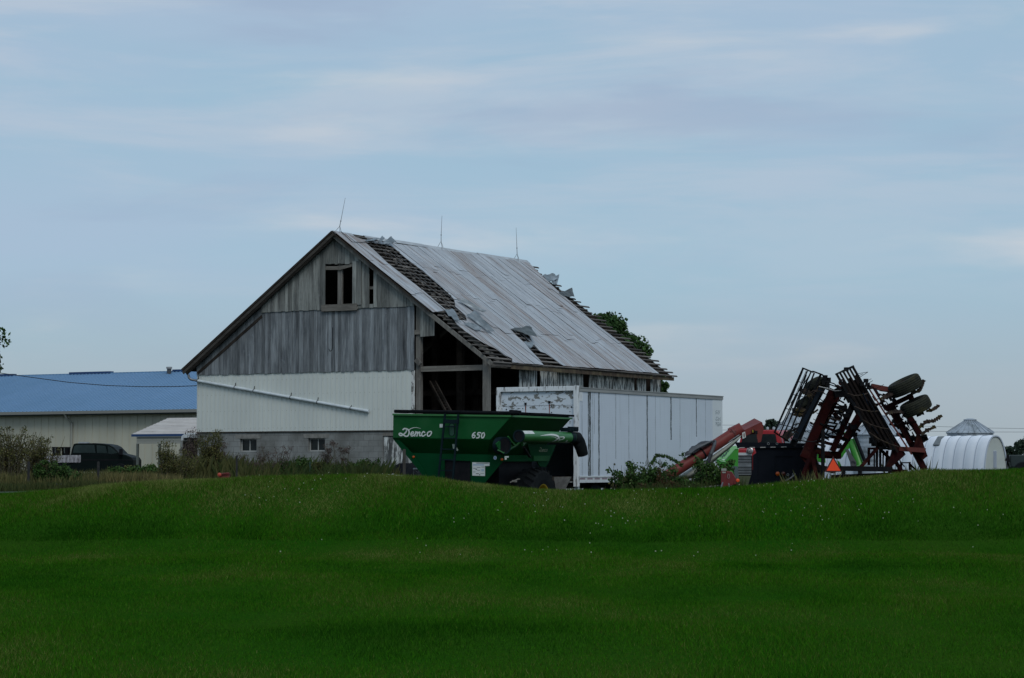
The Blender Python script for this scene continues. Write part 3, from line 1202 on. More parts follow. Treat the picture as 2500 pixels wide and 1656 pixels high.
M['chipped'] = peeling('chipped_white_frame', (.60, .64, .66), (.17, .15, .12), .36, .40, (4, 4, 1.6), (.95, 1.05))
M['rail_grey'] = mat('trailer_rail', (.255, .265, .26), (.20, .21, .21), 2, (1, .5, 4), rough=.5)
M['dirt'] = None
k = Mat('dirt_streak')
k.col((.07, .085, .085))
f = k.noise(3, (9, 9, 1.0), .42, .60, 8, .75)
k.l(k.mul(f, .85), k.b.inputs['Alpha'])
M['dirt'] = k.fin(.9, 0, .1)
k = Mat('faint_dirt_streak')
k.col((.12, .14, .15))
k.l(k.mul(k.noise(3, (9, 9, .6), .40, .75, 8, .75), .40), k.b.inputs['Alpha'])
M['dirt2'] = k.fin(.9, 0, .1)

g = MB()
yn = T.hit(1740, 1000, 'x').y
g.box(-.03, 0, .09, yn - .01, TH0 + .2, TH1 - .135)
g.build('side_panel', M['trside'], tr)
g = MB()
g.box(-.03, .008, yn - .01, TLn, TH0 + .2, TH1 - .135)
g.box(-TW, -.031, TLn - .03, TLn, TH0, TH1 - .1)
g.build('nose_panel', M['trnose'], tr, bevel=.01)
g = MB(); g.box(-TW, -TW + .03, .09, TLn - .031, TH0, TH1 - .1); g.build('side_panel', M['trside'], tr)
g = MB()
g.box(-.04, .03, .1, TLn + .01, TH1 - .135, TH1 - .01)
g.box(-.04, .045, .1, TLn + .012, TH1 - .035, TH1 - .008)
g.build('top_rail', M['rail_grey'], tr)
g = MB(); g.box(-TW + .02, -.045, .1, TLn - .04, TH1 - .06, TH1 - .03); g.build('roof', M['rail_grey'], tr)
g = MB(); g.box(-TW + .02, -.04, .1, TLn - .04, TH0 + .05, TH0 + .18); g.build('floor', M['darkwood'], tr)
g = MB()
g.box(-.03, .02, .06, TLn, TH0, TH0 + .075)
g.box(-.03, .03, .06, TLn, TH0 + .155, TH0 + .199)
g.box(-.03, .012, .06, TLn, TH0 + .0751, TH0 + .1549)
g.build('bottom_rail', M['white'], tr)
g = MB(); g.mi = 0
y = .12
i = 0
mr, mw = mat('faded_red_tape', (.22, .17, .20), (.30, .24, .27), 6), mat('silver_tape', (.52, .54, .56))
while y < TLn - .5:
    ln = .34 if i % 2 == 0 else .13
    g.mi = i % 2
    g.box(.0122, .0145, y, y + ln - .01, TH0 + .088, TH0 + .145)
    y += ln; i += 1
g.build('reflective_tape', [mr, mw], tr)
g = MB()
g.box(-.115, .03, -.05, .085, TH0 - .12, TH1 + .03)
g.build('rear_post', M['chipped'], tr, bevel=.01)
g = MB(); g.box(-TW - .02, -TW + .12, -.05, .085, TH0 - .12, TH1 - .02); g.build('rear_post', M['chipped'], tr, bevel=.01)
g = MB(); g.box(-TW - .02, -.116, -.045, .08, TH1 - .12, TH1 + .02); g.build('rear_header', M['chipped'], tr, bevel=.01)
zd = T.hit(1380, 1072, 'y').z
zj = T.hit(1300, 991, 'y').z
g = MB()
g.box(-TW + .125, -.12, .03, .05, zj + .005, TH1 - .125)
g.box(-TW + .125, -.12, .035, .055, zd, zj - .005)
g.box(-TW + .9, -TW + 1.08, .0, .034, zj - .34, zj - .24)
g.build('rear_door', M['trdoor'], tr)
g = MB()
for (x_, z_) in ((1283, 985), (1341, 981)):
    p = T.hit(x_, z_, 'y', .02)
    g = MB(); g.box(p.x - .035, p.x + .035, .01, .028, p.z - .05, p.z + .02); g.build('door_hook', M['black'], tr)
g = MB()
for (x_, z_) in ((1283, 986), (1341, 983)):
    p = T.hit(x_, z_, 'y', .02)
    g = MB()
    g.prism([(p.x - .02, .0285, p.z - .05), (p.x + .02, .0285, p.z - .05), (p.x + .005, .0285, p.z - .38), (p.x - .008, .0285, p.z - .42)], (0, .001, 0))
    g.build('rust_streak', mat('rust', (.20, .05, .025), (.12, .03, .02), 8, rough=.9), tr)
g = MB()
for i in range(26):
    px, py = random.choice([(1345, 1004), (1270, 1008), (1390, 1000), (1395, 1040), (1380, 1020), (1240, 1000)])
    p = T.hit(px + random.uniform(-12, 12), py + random.uniform(-14, 14), 'y', .03)
    if -TW + .15 < p.x < -.14:
        q = random.uniform(.01, .022)
        g = MB(); g.box(p.x - q, p.x + q, .0245, .0285, p.z - q, p.z + q); g.build('door_bolt', M['black'], tr)
# louvre plate near the corner
g = MB(); g.box(.001, .012, .12, .30, TH1 - .42, TH1 - .15); g.build('vent_plate', M['chipped'], tr)
# dirt streaks
for px, ww, zb_ in ((1439, .20, 1), (1447, .05, 1), (1462, .09, 1), (1451, .04, .5), (1580, .10, .86), (1638, .10, .55), (1700, .06, .5), (1421, .04, 1),
                    (1503, .05, .8), (1535, .05, .9), (1600, .03, .8), (1660, .04, .7), (1722, .03, .6)):
    y = T.hit(px, 1000, 'x').y
    h = TH1 - TH0 - .34
    g = MB(); g.box(.0011, .0022, y - ww / 2, y + ww / 2, TH1 - .136 - h * zb_, TH1 - .137)
    g.build('dirt_streak', M['dirt'] if ww > .055 else M['dirt2'], tr)
# faded placard diamonds
k1, k2 = mat('faded_placard', (.30, .34, .36), (.24, .27, .3), 9), mat('placard_edge', (.14, .16, .17))
for px in (1580.5, 1595.5, 1611):
    c = T.hit(px, 1130, 'x')
    g = MB()
    hh, ww = .155 if px < 1610 else .13, .155
    g.mi = 1
    g.prism([(.001, c.y - ww, c.z), (.001, c.y, c.z - hh), (.001, c.y + ww, c.z), (.001, c.y, c.z + hh)], (.004, 0, 0))
    g.mi = 0
    g.prism([(.0055, c.y - ww * .85, c.z), (.0055, c.y, c.z - hh * .85), (.0055, c.y + ww * .85, c.z), (.0055, c.y, c.z + hh * .85)], (.002, 0, 0))
    g.build('placard', [k1, k2], tr)
# dotted fleet marks, weathered beyond reading, in two rows
g = MB()
rq = random.Random(3)
for r0, rows in ((TH1 - .56, 1), (TH1 - .78, 1), (TH1 - .96, 1)):
    y0 = T.hit(1746, 1000, 'x').y
    y1 = T.hit(1759, 1000, 'x').y
    for c_i in range(5):
        cy = y0 + (y1 - y0) * (c_i + .5) / 5
        for a in range(3):
            for b in range(4):
                if rq.random() < .5:
                    yy_ = cy + (a - 1) * .022; zz_ = r0 + (b - 1.5) * .035
                    g.box(.0085, .0105, yy_ - .010, yy_ + .010, zz_ - .013, zz_ + .013)
g.build('fleet_marks', mat('worn_marks', (.16, .2, .22)), tr)
g = MB(); g.box(-.10, .01, .0, .10, 0.02, TH0 - .12); g.build('landing_leg', mat('blue_white_post', (.36, .44, .50), (.2, .22, .22), 6), tr)
g = MB(); g.box(-.04, .015, TLn - 2.2, TLn - 2.05, 0.0, TH0); g.build('landing_leg', M['steel'], tr)
for y in (1.5, 2.8):
    for x_ in (-.3, -TW + .3):
        g = MB(); g.ring((x_, y, .5), (1, 0, 0), [(.28, -.14), (.44, -.14), (.5, -.10), (.5, .10), (.44, .14), (.28, .14)], 28, True)
        g.build('tyre', M['rubber'], tr, smooth=True)
    g = MB()
    g.tube((-TW + .2, y, .5), (-.2, y, .5), .07)
    for x_ in (-.3, -TW + .3):
        g.ring((x_, y, .5), (1, 0, 0), [(.0, .05), (.2, .04), (.28, .12), (.28, -.12), (.2, -.04), (0, -.05)], 20)
    g.build('axle', M['steel'], tr)
g = MB(); g.box(-TW + .6, -.6, .1, TLn - .5, TH0 - .18, TH0 - .02); g.build('chassis', M['black'], tr)

# plywood sheet leaning beside the trailer post
P_ = Fr(1375, 66.6, 30, 0.0)
g = MB()
q = [P_.hit(1352, 1165, 'y'), P_.hit(1394, 1164, 'y'), P_.hit(1376, 1202, 'y', -.3), P_.hit(1358, 1202, 'y', -.3)]
g.prism(q, (0, .03, 0))
root = P_.empty('plywood_board', label='grey weathered plywood board leaning between cart wheel and trailer', category='board')
g.build('panel', wood('plywood', (.20, .19, .17), (.13, .12, .105), (.09, .085, .08)), root)

# ------------------------------------------------------------------ GREEN GRAIN CART
G = Fr(1250, 62.5, 30, 0.0)
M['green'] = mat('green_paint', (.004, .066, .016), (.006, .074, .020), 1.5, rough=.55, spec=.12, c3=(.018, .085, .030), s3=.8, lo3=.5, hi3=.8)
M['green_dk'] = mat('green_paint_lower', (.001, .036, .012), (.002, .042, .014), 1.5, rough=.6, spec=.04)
M['green_tube'] = mat('green_tube_paint', (.020, .125, .030), (.035, .15, .045), 1.2, rough=.38, spec=.4)
M['tarp'] = mat('black_tarp', (.004, .005, .007), (.008, .009, .011), 4, rough=.8, spec=.06)
M['navy'] = mat('dark_ladder_paint', (.003, .010, .014), (.005, .014, .018), 4, rough=.6, spec=.1)
M['amber'] = mat('amber_lens', (.35, .06, .004), rough=.3)
M['yellow'] = mat('yellow_rim', (.38, .29, .02), (.25, .19, .02), 6, rough=.5)
cart = G.empty('grain_cart', label='dark green grain cart with white lettering parked before the barn', category='grain cart')
pl = lambda px, py, v=0.0: G.hit(px, py, 'y', v)
tl, trr, brr, bl = pl(960, 1012.2), pl(1249, 1016.2), pl(1197.6, 1073.3), pl(959, 1069)
D_ = G.hit(1396, 1025, 'x').y            # depth of the tank


def shift(p, x=0, y=0, z=0):
    return Vector((p.x + x, p.y + y, p.z + z))


rim0 = [tl, trr, shift(trr, 0, D_), shift(tl, 0, D_)]
rim1 = [bl, brr, shift(brr, 0, D_), shift(bl, 0, D_)]
l2a, l2b = pl(1003, 1107, .42), pl(1190, 1111, .42)
rim2 = [l2a, l2b, shift(l2b, 0, D_ - .84), shift(l2a, 0, D_ - .84)]
c3a, c3b = Vector((pl(1060, 1150).x, .6, .9)), Vector((pl(1172, 1150).x, .6, .9))
rim3 = [c3a, c3b, shift(c3b, 0, D_ - 1.2), shift(c3a, 0, D_ - 1.2)]
g = MB()
vs = rim0 + rim1 + rim2
fs = []
for lv in range(2):
    for i in range(4):
        j = (i + 1) % 4
        fs.append((lv * 4 + i, (lv + 1) * 4 + i, (lv + 1) * 4 + j, lv * 4 + j))
fs.append((8, 11, 10, 9))
fs.append((0, 1, 2, 3))
g.add(vs, fs)
g.build('tank', M['green'], cart, bevel=.012)
g = MB()
g.bar(tl + Vector((0, -.02, .0)), trr + Vector((0, -.02, 0)), .05, .05)
g.bar(trr + Vector((.01, 0, 0)), shift(trr, .01, D_), .05, .05)
g.build('tank_rim', M['green_tube'], cart)
# lower skirt panel with the dark opening
a0, a1 = (1085, 1124), (1149, 1125)
g = MB()
sk = .10
g.prism([pl(1003, 1106, sk), pl(1085, 1108, sk), pl(1085, 1190, sk), pl(1055, 1190, sk), pl(1038, 1166, sk)], (0, .03, 0))
g.prism([pl(1085, 1108, sk), pl(1149, 1109.3, sk), pl(1149, 1126, sk), pl(1085, 1124, sk)], (0, .03, 0))
g.prism([pl(1149, 1109.3, sk), pl(1232, 1111, sk), pl(1228, 1126, sk), pl(1182, 1181, sk), pl(1172, 1192, sk), pl(1149, 1192, sk)], (0, .03, 0))
# left sloping edge flange of the hopper
g.prism([pl(959, 1069, .05), pl(961, 1074, .05), pl(1046, 1178, .05), pl(1036, 1150, .05), pl(1006, 1107, .05), pl(975, 1075, .05)], (0, .03, 0))
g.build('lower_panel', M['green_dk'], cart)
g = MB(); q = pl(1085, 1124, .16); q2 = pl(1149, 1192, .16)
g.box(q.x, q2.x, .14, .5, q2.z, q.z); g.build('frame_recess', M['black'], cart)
g = MB()
g.box(rim1[0].x + .9, -.9, .5, .7, .5, .8); g.box(rim1[0].x + .9, -.9, D_ - .7, D_ - .5, .5, .8)
g.build('chassis_beam', M['black'], cart)
g = MB(); g.box(c3a.x, -.85, .75, D_ - .8, .25, l2b.z - .02); g.box(c3a.x + .3, -.2, 1.3, 1.6, .5, .8); g.build('shade_block', M['black'], cart)  # black blocks added under the cart to stand in for its shadow
# end panels (they face along the cart)
xe_ = -.72
h = lambda px, py, v=xe_: G.hit(px, py, 'x', v)
g = MB()
g.prism([h(1206, 1111), h(1301, 1112), h(1301, 1127), h(1206, 1127)], (-.03, 0, 0))
g.prism([h(1288, 1085), h(1358, 1086), h(1341, 1127), h(1301, 1127)], (-.03, 0, 0))
g.prism([h(1312, 1127), h(1341, 1127), h(1333, 1141), h(1318, 1139)], (-.03, 0, 0))
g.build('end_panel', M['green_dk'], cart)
g = MB(); g.prism([h(1302, 1113, xe_ + .01), h(1342, 1113, xe_ + .01), h(1338, 1126, xe_ + .01), h(1302, 1126, xe_ + .01)], (.02, 0, 0)); g.build('end_plate', M['green'], cart)
# auger tube folded along the end
xa_ = .16
p0 = G.hit(1268, 1065, 'x', xa_); p1 = G.hit(1402, 1069, 'x', xa_)
rt = abs(G.hit(1275, 1051, 'x', xa_).z - G.hit(1275, 1079, 'x', xa_).z) / 2
g = MB(); g.tube(p0, p1, rt, seg=28); tube = g.build('auger_tube', M['green_tube'], cart, smooth=True)
ax = (p1 - p0).normalized()
g = MB(); g.ring(p0, ax, [(rt * 1.02, .0), (rt * 1.12, -.0), (rt * 1.12, -.05), (rt * .86, -.05), (rt * .84, .0)], 26, True)
g.build('tube_flange', M['navy'], cart, smooth=True)
g = MB(); g.ring(p1 - ax * .25, ax, [(rt * 1.0, -.1), (rt * 1.05, -.1), (rt * 1.05, .1), (rt * 1.0, .1)], 26, True)
g.build('tube_flange', M['navy'], cart, smooth=True)
g = MB(); g.ring(p0 - ax * .02, ax, [(0, -.01), (rt * .86, -.01)], 24); g.build('tube_mouth', M['black'], cart)


def ontube(px, py, lift=0.0):
    o, d = G.lray(px, py)
    # ray / cylinder with axis p0->ax
    w0 = o - p0
    dd_ = d - ax * d.dot(ax); ww_ = w0 - ax * w0.dot(ax)
    a = dd_.dot(dd_); b = 2 * dd_.dot(ww_); c = ww_.dot(ww_) - (rt + .004 + lift) ** 2
    disc = max(0, b * b - 4 * a * c)
    return o + d * ((-b - math.sqrt(disc)) / (2 * a))


g = MB()
for i in range(5):
    x0, x1 = 1273 + i * 5.4, 1273 + (i + 1) * 5.4
    for (ya_, yb_, s0, s1) in ((1052, 1055.5, 0, 3), (1055.5, 1059.5, 3, 6)):
        g.add([ontube(x0 + s0, ya_), ontube(x1 + s0, ya_ + .1), ontube(x1 + s1, yb_ + .1), ontube(x0 + s1, yb_)], [(0, 1, 2, 3)])
g.build('tube_sticker', M['decal'], tube)
Z8 = lambda x, y: (1190 + x / 7.465, 1000 + y / 7.465)
plc = lambda u, v, li=0: ontube(*Z8(u, v), li)
g = MB()
stroke(g, [(968, 476), (1060, 466), (1170, 458), (1260, 475), (1300, 510), (1250, 560), (1180, 592)], 26, plc, taper=lambda u: .15 + 1.0 * math.sin(math.pi * min(1, u * 1.05)) ** 1.2 + .1)
stroke(g, [(1310, 506), (1350, 500), (1400, 505), (1385, 535), (1310, 560)], 16, plc, taper=lambda u: .5 + .6 * math.sin(math.pi * u), lift0=.01)
stroke(g, [(1165, 500), (1225, 505), (1290, 545)], 9, plc, taper=lambda u: .3 + u, lift0=.02)
stroke(g, [(1320, 520), (1305, 560), (1290, 592)], 12, plc, taper=lambda u: 1.2 - u, lift0=.03)
stroke(g, [(1460, 560), (1430, 590)], 18, plc, taper=lambda u: 1.0, n=2)
g.build('swoosh_decal', M['decal'], tube)
# rubber spout
g = MB()
Q = lambda px, py, v: G.hit(px, py, 'x', v)
pts = [p1 - ax * .12, Q(1408, 1070, .17), Q(1413, 1080, .19), Q(1419, 1095, .21), Q(1423, 1111, .22)]
g.path(pts, [rt * 1.04, rt * 1.16, rt * 1.18, rt * 1.08, rt * .98], 20)
g.build('rubber_spout', M['rubber'], cart, smooth=True)
g = MB(); q = G.hit(1389, 1050, 'x', .14)
g.box(q.x - .1, q.x + .12, q.y - .33, q.y + .33, q.z - .05, q.z + .06)
for i in range(7):
    g.box(q.x + .12, q.x + .16, q.y - .3 + i * .09, q.y - .26 + i * .09, q.z - .02, q.z + .09)
g.build('spout_clamp', M['navy'], cart)
# lower auger mouth on its folding plate
c0 = G.hit(1230, 1088, 'x', -.25)
g = MB()
pp = [(1209, 1084), (1228, 1068), (1247, 1076), (1262, 1089), (1245, 1098), (1228, 1107), (1214, 1095)]
g.prism([G.hit(x, y, 'x', -.3) for x, y in pp], (.03, 0, 0))
g.build('hinge_plate', M['green'], cart)
g = MB(); g.ring(c0, (1, -.35, 0), [(.20, .04), (.235, .04), (.235, -.2), (.19, -.2)], 28, True); g.build('lower_auger', M['navy'], cart, smooth=True)
g = MB(); g.ring(c0, (1, -.35, 0), [(0, .03), (.215, .03)], 24); g.build('auger_mouth', M['black'], cart)
g = MB()
for a, b in (((1216, 1099), (1228, 1106)), ((1228, 1106), (1256, 1090)), ((1256, 1090), (1268, 1082)), ((1240, 1066), (1256, 1088)), ((1262, 1087), (1273, 1076))):
    g.bar(G.hit(*a, 'x', -.24), G.hit(*b, 'x', -.24), .035, .03)
g.build('hinge_frame', M['green_tube'], cart)
g = MB(); g.tube(G.hit(1278, 1092, 'x', -.2), G.hit(1293, 1115, 'x', -.6), .035); g.tube(G.hit(1288, 1107, 'x', -.45), G.hit(1297, 1118, 'x', -.65), .018)
g.build('hydraulic_cylinder', M['black'], cart)
g = MB(); g.prism([G.hit(1277, 1076, 'x', .1), G.hit(1290, 1076, 'x', .1), G.hit(1278, 1089, 'x', .1)], (-.05, 0, 0)); g.build('tube_bracket', M['green_tube'], cart)
# tarp and roll bars
g = MB()
za = tl.z
g.tube(pl(964, 1004.5, -.02), pl(1270, 1013 - 4, -.02), .05, seg=10)
g.build('tarp_roller', M['tarp'], cart)
g = MB()
n = 10
top = []
for i in range(n + 1):
    for j in range(7):
        u, v = i / n, j / 6
        p = tl.lerp(trr, u) + Vector((0, D_ * v, .04 + .07 * math.sin(math.pi * v) + .01 * math.sin(u * 40)))
        p.x = tl.x + .05 + (trr.x - tl.x + .02) * u
        top.append(p)
g.add(top, [(i * 7 + j, (i + 1) * 7 + j, (i + 1) * 7 + j + 1, i * 7 + j + 1) for i in range(n) for j in range(6)])
g.build('tarp', M['tarp'], cart)
g = MB()
g.bar(G.hit(1252, 1008, 'x', .02), G.hit(1400, 1015.5, 'x', .02), .06, .055)
g.bar(G.hit(1246, 1004, 'x', -.1), G.hit(1270, 1006, 'x', -.1), .08, .07)
g.prism([G.hit(1256, 1011, 'x', -.02), G.hit(1387, 1014, 'x', -.02), G.hit(1390, 1022, 'x', -.02), G.hit(1256, 1016, 'x', -.02)], (-.04, 0, 0))
g.build('tarp_end_cap', M['tarp'], cart)
# ladder
g = MB()
yv = -.16
for a, b in (((1086.7, 1010), (1068, 1190)), ((1119, 1011), (1104, 1190))):
    g.bar(pl(*a, yv), pl(*b, yv), .055, .03)
    g.bar(pl(a[0], a[1] + 2, yv), pl(a[0], a[1] + 2, .0), .04)
for y_ in (1042, 1070, 1097, 1123, 1149, 1172):
    u = (y_ - 1010) / 180
    g.bar(pl(1086.7 - 18.7 * u, y_, yv), pl(1119 - 15 * u, y_, yv), .028)
g.bar(pl(1085, 1029, yv), pl(1120, 1030, yv), .06, .11)
g.build('ladder', M['navy'], cart)
g = MB()
c = pl(1103.3, 1049.5)
ow = .075; oh = .165
prof = []
for i in range(24):
    t = i * math.pi / 12
    sgn = 1 if math.sin(t) > 0 else -1
    prof.append((math.cos(t) * ow, sgn * (oh - ow) + math.sin(t) * ow))
g.mi = 0
g.prism([(c.x + x * 1.25, -.006, c.z + z * 1.1) for x, z in prof], (0, .004, 0))
g.mi = 1
g.prism([(c.x + x, -.010, c.z + z) for x, z in prof], (0, .003, 0))
g.build('sight_window', [M['navy'], mat('cloudy_green_glass', (.02, .09, .05), rough=.3)], cart)
# writing and stickers
Z7 = lambda x, y: (940 + x / 7.84, 1000 + y / 7.84)
plf = lambda u, v, li=0: pl(*Z7(u, v), -.006 - li)
g = MB()
for i, (s_, w_) in enumerate(DEMCO):
    stroke(g, s_, w_ * 1.25, plf, lift0=.0015 * i)
stroke(g, SWOOSH, 15, plf, taper=lambda u: 1.15 - .9 * u, lift0=.012)
g.build('lettering', M['decal'], cart)
g = MB()
for i, (s_, w_) in enumerate(N650):
    stroke(g, s_, w_ * 1.25, plf, lift0=.0015 * i)
g.build('lettering', M['decal'], cart)
g = MB()
for i, (s_, w_) in enumerate(DEMCO):
    stroke(g, s_, w_ * .8, lambda u, v, li=0: h(1316 + (u - 265) / 640 * 21, 1091.5 + (v - 345) / 170 * 12, xe_ + .005 + li), lift0=.001 * i)
g.build('lettering', M['decal_dull'], cart)
g = MB()
q = [pl(*p, sk - .006) for p in ((1153, 1129), (1195, 1129.5), (1195, 1138), (1184, 1138), (1184, 1162.5), (1153, 1161.5))]
g.mi = 0; g.prism(q, (0, .003, 0))
g.mi = 1
for (x0, y0, x1, y1) in ((1163, 1130.3, 1193, 1131.8), (1155, 1143, 1161, 1144.2), (1164, 1141, 1173, 1142), (1175, 1140, 1183, 1141.2), (1165, 1148, 1172, 1149), (1155, 1152, 1161, 1153),
                         (1162, 1156, 1169, 1157.6), (1173, 1156, 1182, 1156.8), (1161, 1144.5, 1164.5, 1147), (1170, 1158, 1172, 1161)):
    a, b = pl(x0, y0, sk - .008), pl(x1, y1, sk - .008)
    g.box(a.x, b.x, sk - .009, sk - .0065, b.z, a.z)
g.mi = 2
for (x0, y0, x1, y1) in ((1155, 1133, 1182, 1137), (1175, 1145, 1182, 1151)):
    a, b = pl(x0, y0, sk - .008), pl(x1, y1, sk - .008)
    g.box(a.x, b.x, sk - .009, sk - .0065, b.z, a.z)
g.build('instruction_sign', [mat('sign_white', (.50, .54, .53)), mat('sign_print', (.05, .06, .06)), mat('sign_tint', (.30, .38, .46))], cart)
g = MB()
c = pl(1209, 1118, sk)
g.mi = 0; g.ring((c.x, sk - .004, c.z), (0, -1, 0), [(.052, 0), (.0, .001)], 20)
g.mi = 1; g.ring((c.x + .003, sk - .006, c.z), (0, -1, 0), [(.036, 0), (.018, .001)], 16)
g.build('round_sticker', [mat('sticker_white', (.55, .6, .64)), mat('sticker_blue', (.10, .22, .42))], cart)
for (x0, y0, x1, y1, v) in ((1073.5, 1035.5, 1081, 1044, -.006), (1232, 1114, 1242, 1117.5, .05), (1232.5, 1117.8, 1237, 1122.5, .05)):
    a, b = pl(x0, y0, v), pl(x1, y1, v)
    g = MB(); g.box(a.x, b.x, v - .004, v, b.z, a.z); g.build('sticker', M['decal'], cart)
g = MB(); g.prism([pl(1104, 1084.5, .0), pl(1110, 1085, .0), pl(1118, 1099, .0), pl(1117, 1101.5, .0), pl(1106, 1096, .0)], (0, .02, 0)); g.build('manual_holder', mat('dull_white', (.22, .27, .24)), cart)
for px, py, v in ((1010.5, 1116, .06), (1226, 1122, .06)):
    c = pl(px, py, v); g = MB(); g.ring(c, (0, -1, 0), [(.035, 0), (.035, .03), (.02, .04), (0, .042)], 14); g.build('marker_light', M['amber'], cart)
# wheels
for wx in (-.42, rim1[0].x + .75):
    cw = G.hit(1333, 1192.5, 'x', -.05)
    c = Vector((wx, cw.y, .70))
    g = MB()
    g.ring(c, (1, 0, 0), [(.30, -.28), (.44, -.31), (.65, -.31), (.72, -.25), (.74, 0), (.72, .25), (.65, .31), (.44, .31), (.30, .28)], 44, True)
    for i in range(22):
        t = 2 * math.pi * i / 22
        for sd_ in (-1, 1):
            t2 = t + (.07 if sd_ > 0 else -.07)
            a = c + Vector((sd_ * .02, math.cos(t2) * .755, math.sin(t2) * .755))
            b = c + Vector((sd_ * .29, math.cos(t2 + .2) * .715, math.sin(t2 + .2) * .715))
            g.bar(a, b, .05, .07)
    wh = g.build('wheel', M['rubber'], cart)
    g = MB(); s2 = 1 if wx > -1 else -1
    g.ring(c, (s2, 0, 0), [(.32, .29), (.295, .28), (.28, .10), (.13, .06), (.10, .14), (0, .15)], 32)
    g.ring(c, (-s2, 0, 0), [(.32, .29), (.295, .28), (.28, .10), (.13, .06), (0, .08)], 32)
    g.build('rim', M['yellow'], wh, smooth=True)
g = MB(); g.tube((rim1[0].x + .75, cw.y, .70), (-.42, cw.y, .70), .09); g.build('axle', M['green_dk'], cart)
g = MB(); g.tube((rim1[0].x + .3, -.1, 1.05), (rim1[0].x + .3, -.1, .0), .05); g.build('jack_stand', M['black'], cart)

# ------------------------------------------------------------------ RED AUGER
A = Fr(1730, 62, 0, 0.0)
M['red'] = mat('faded_red_paint', (.165, .034, .030), (.13, .026, .024), 2, rough=.5, spec=.2, c3=(.095, .024, .02), s3=2.5)
M['red_dk'] = mat('dark_red_paint', (.10, .020, .018), (.065, .014, .014), 3, rough=.55)
au = A.empty('grain_auger', label='faded red grain auger rising out of the bushes beside the white trailer', category='grain auger')
q = lambda px, py, v=0.0: A.hit(px, py, 'y', v)
e0, e1, e2 = q(1600, 1182, -.3), q(1799, 1053, .5), q(1618, 1168, -.2)
ra = .155
g = MB(); g.tube(e0, e1, ra, seg=26); g.build('tube', M['red'], au, smooth=True)
axa = (e1 - e0).normalized()
for px, py in ((1696, 1120), (1716, 1107), (1793, 1057), (1799, 1053)):
    u = (q(px, py).x - e0.x) / (e1.x - e0.x)
    c = e0.lerp(e1, u)
    g = MB(); g.ring(c, axa, [(ra, -.02), (ra + .018, -.02), (ra + .018, .02), (ra, .02)], 26, True); g.build('band', M['red_dk'] if px > 1750 else M['black'], au, smooth=True)
# discharge hood
hd = [(1788, 1053), (1799, 1046), (1842, 1023), (1862, 1032), (1863.5, 1052), (1857, 1080), (1853, 1083), (1832, 1075), (1812, 1071), (1797, 1068)]
front = [(1800, 1047), (1818, 1053), (1860, 1034), (1863, 1045), (1857, 1078), (1850, 1082), (1838, 1058), (1824, 1066), (1812, 1071), (1799, 1069)]
f0 = q(1819, 1051, 0.2); f1 = q(1860, 1031.5, .2)
ridge0 = q(1800, 1045.5, .75); ridge1 = q(1842, 1022.5, .75)
b0 = q(1812, 1071, .2); b1 = q(1826, 1062, .2)
lip0 = q(1834, 1059, .2); tip = q(1857, 1079, .2)
g = MB()
g.add([ridge0, ridge1, f1, f0], [(0, 1, 2, 3)])                                  # top face
g.add([f0, f1, q(1863.5, 1047, .2), tip, q(1851, 1081, .2), q(1845, 1055, .2), b1, b0], [tuple(range(8))])
g.add([ridge0, f0, b0, q(1797, 1064, .75)], [(0, 1, 2, 3)])
g.add([ridge1, q(1846, 1040, .75), tip, q(1863.5, 1047, .2), f1], [(0, 1, 2, 3, 4)])
g.add([ridge0, ridge1, q(1846, 1060, .75), q(1797, 1064, .75)], [(0, 1, 2, 3)])
o = g.build('discharge_hood', M['red'], au)
s_ = o.modifiers.new('solid', 'SOLIDIFY'); s_.thickness = .012
g = MB(); g.tube(q(1784, 1062, .5), q(1812, 1048, .5), ra + .035, seg=20); g.build('hood_collar', M['red'], au, smooth=True)
g = MB(); g.box(q(1785, 1060).x, q(1800, 1060).x, .3, .6, q(0, 1063).z, q(0, 1052).z)
g.prism([q(1781, 1043, .45), q(1784, 1048, .45), q(1790, 1049, .45), q(1791, 1053, .45), q(1781, 1055, .45)], (0, .06, 0))
g.build('bracket', M['red_dk'], au)
g = MB(); g.prism([q(1812, 1057, .18), q(1819, 1054, .18), q(1821, 1068, .18), q(1813, 1072, .18)], (0, .01, 0)); st_ = g.build('sticker', M['decal'], au)
g = MB(); g.box(q(1815.5, 1057, .175).x, q(1818, 1067, .175).x, .168, .172, q(0, 1067).z, q(0, 1058).z); g.build('sticker_print', M['red_dk'], st_)
g = MB(); c = q(1840, 1054, .17)
g.box(c.x - .05, c.x + .02, .1, .19, c.z - .03, c.z + .05); g.box(c.x + .03, c.x + .1, .1, .19, c.z - .06, c.z + .02); g.build('latch', M['black'], au)
g = MB(); c = q(1838, 1052.5, .09); g.box(c.x - .012, c.x + .012, .085, .099, c.z - .04, c.z + .03); g.build('yellow_tag', M['yellow'], au)
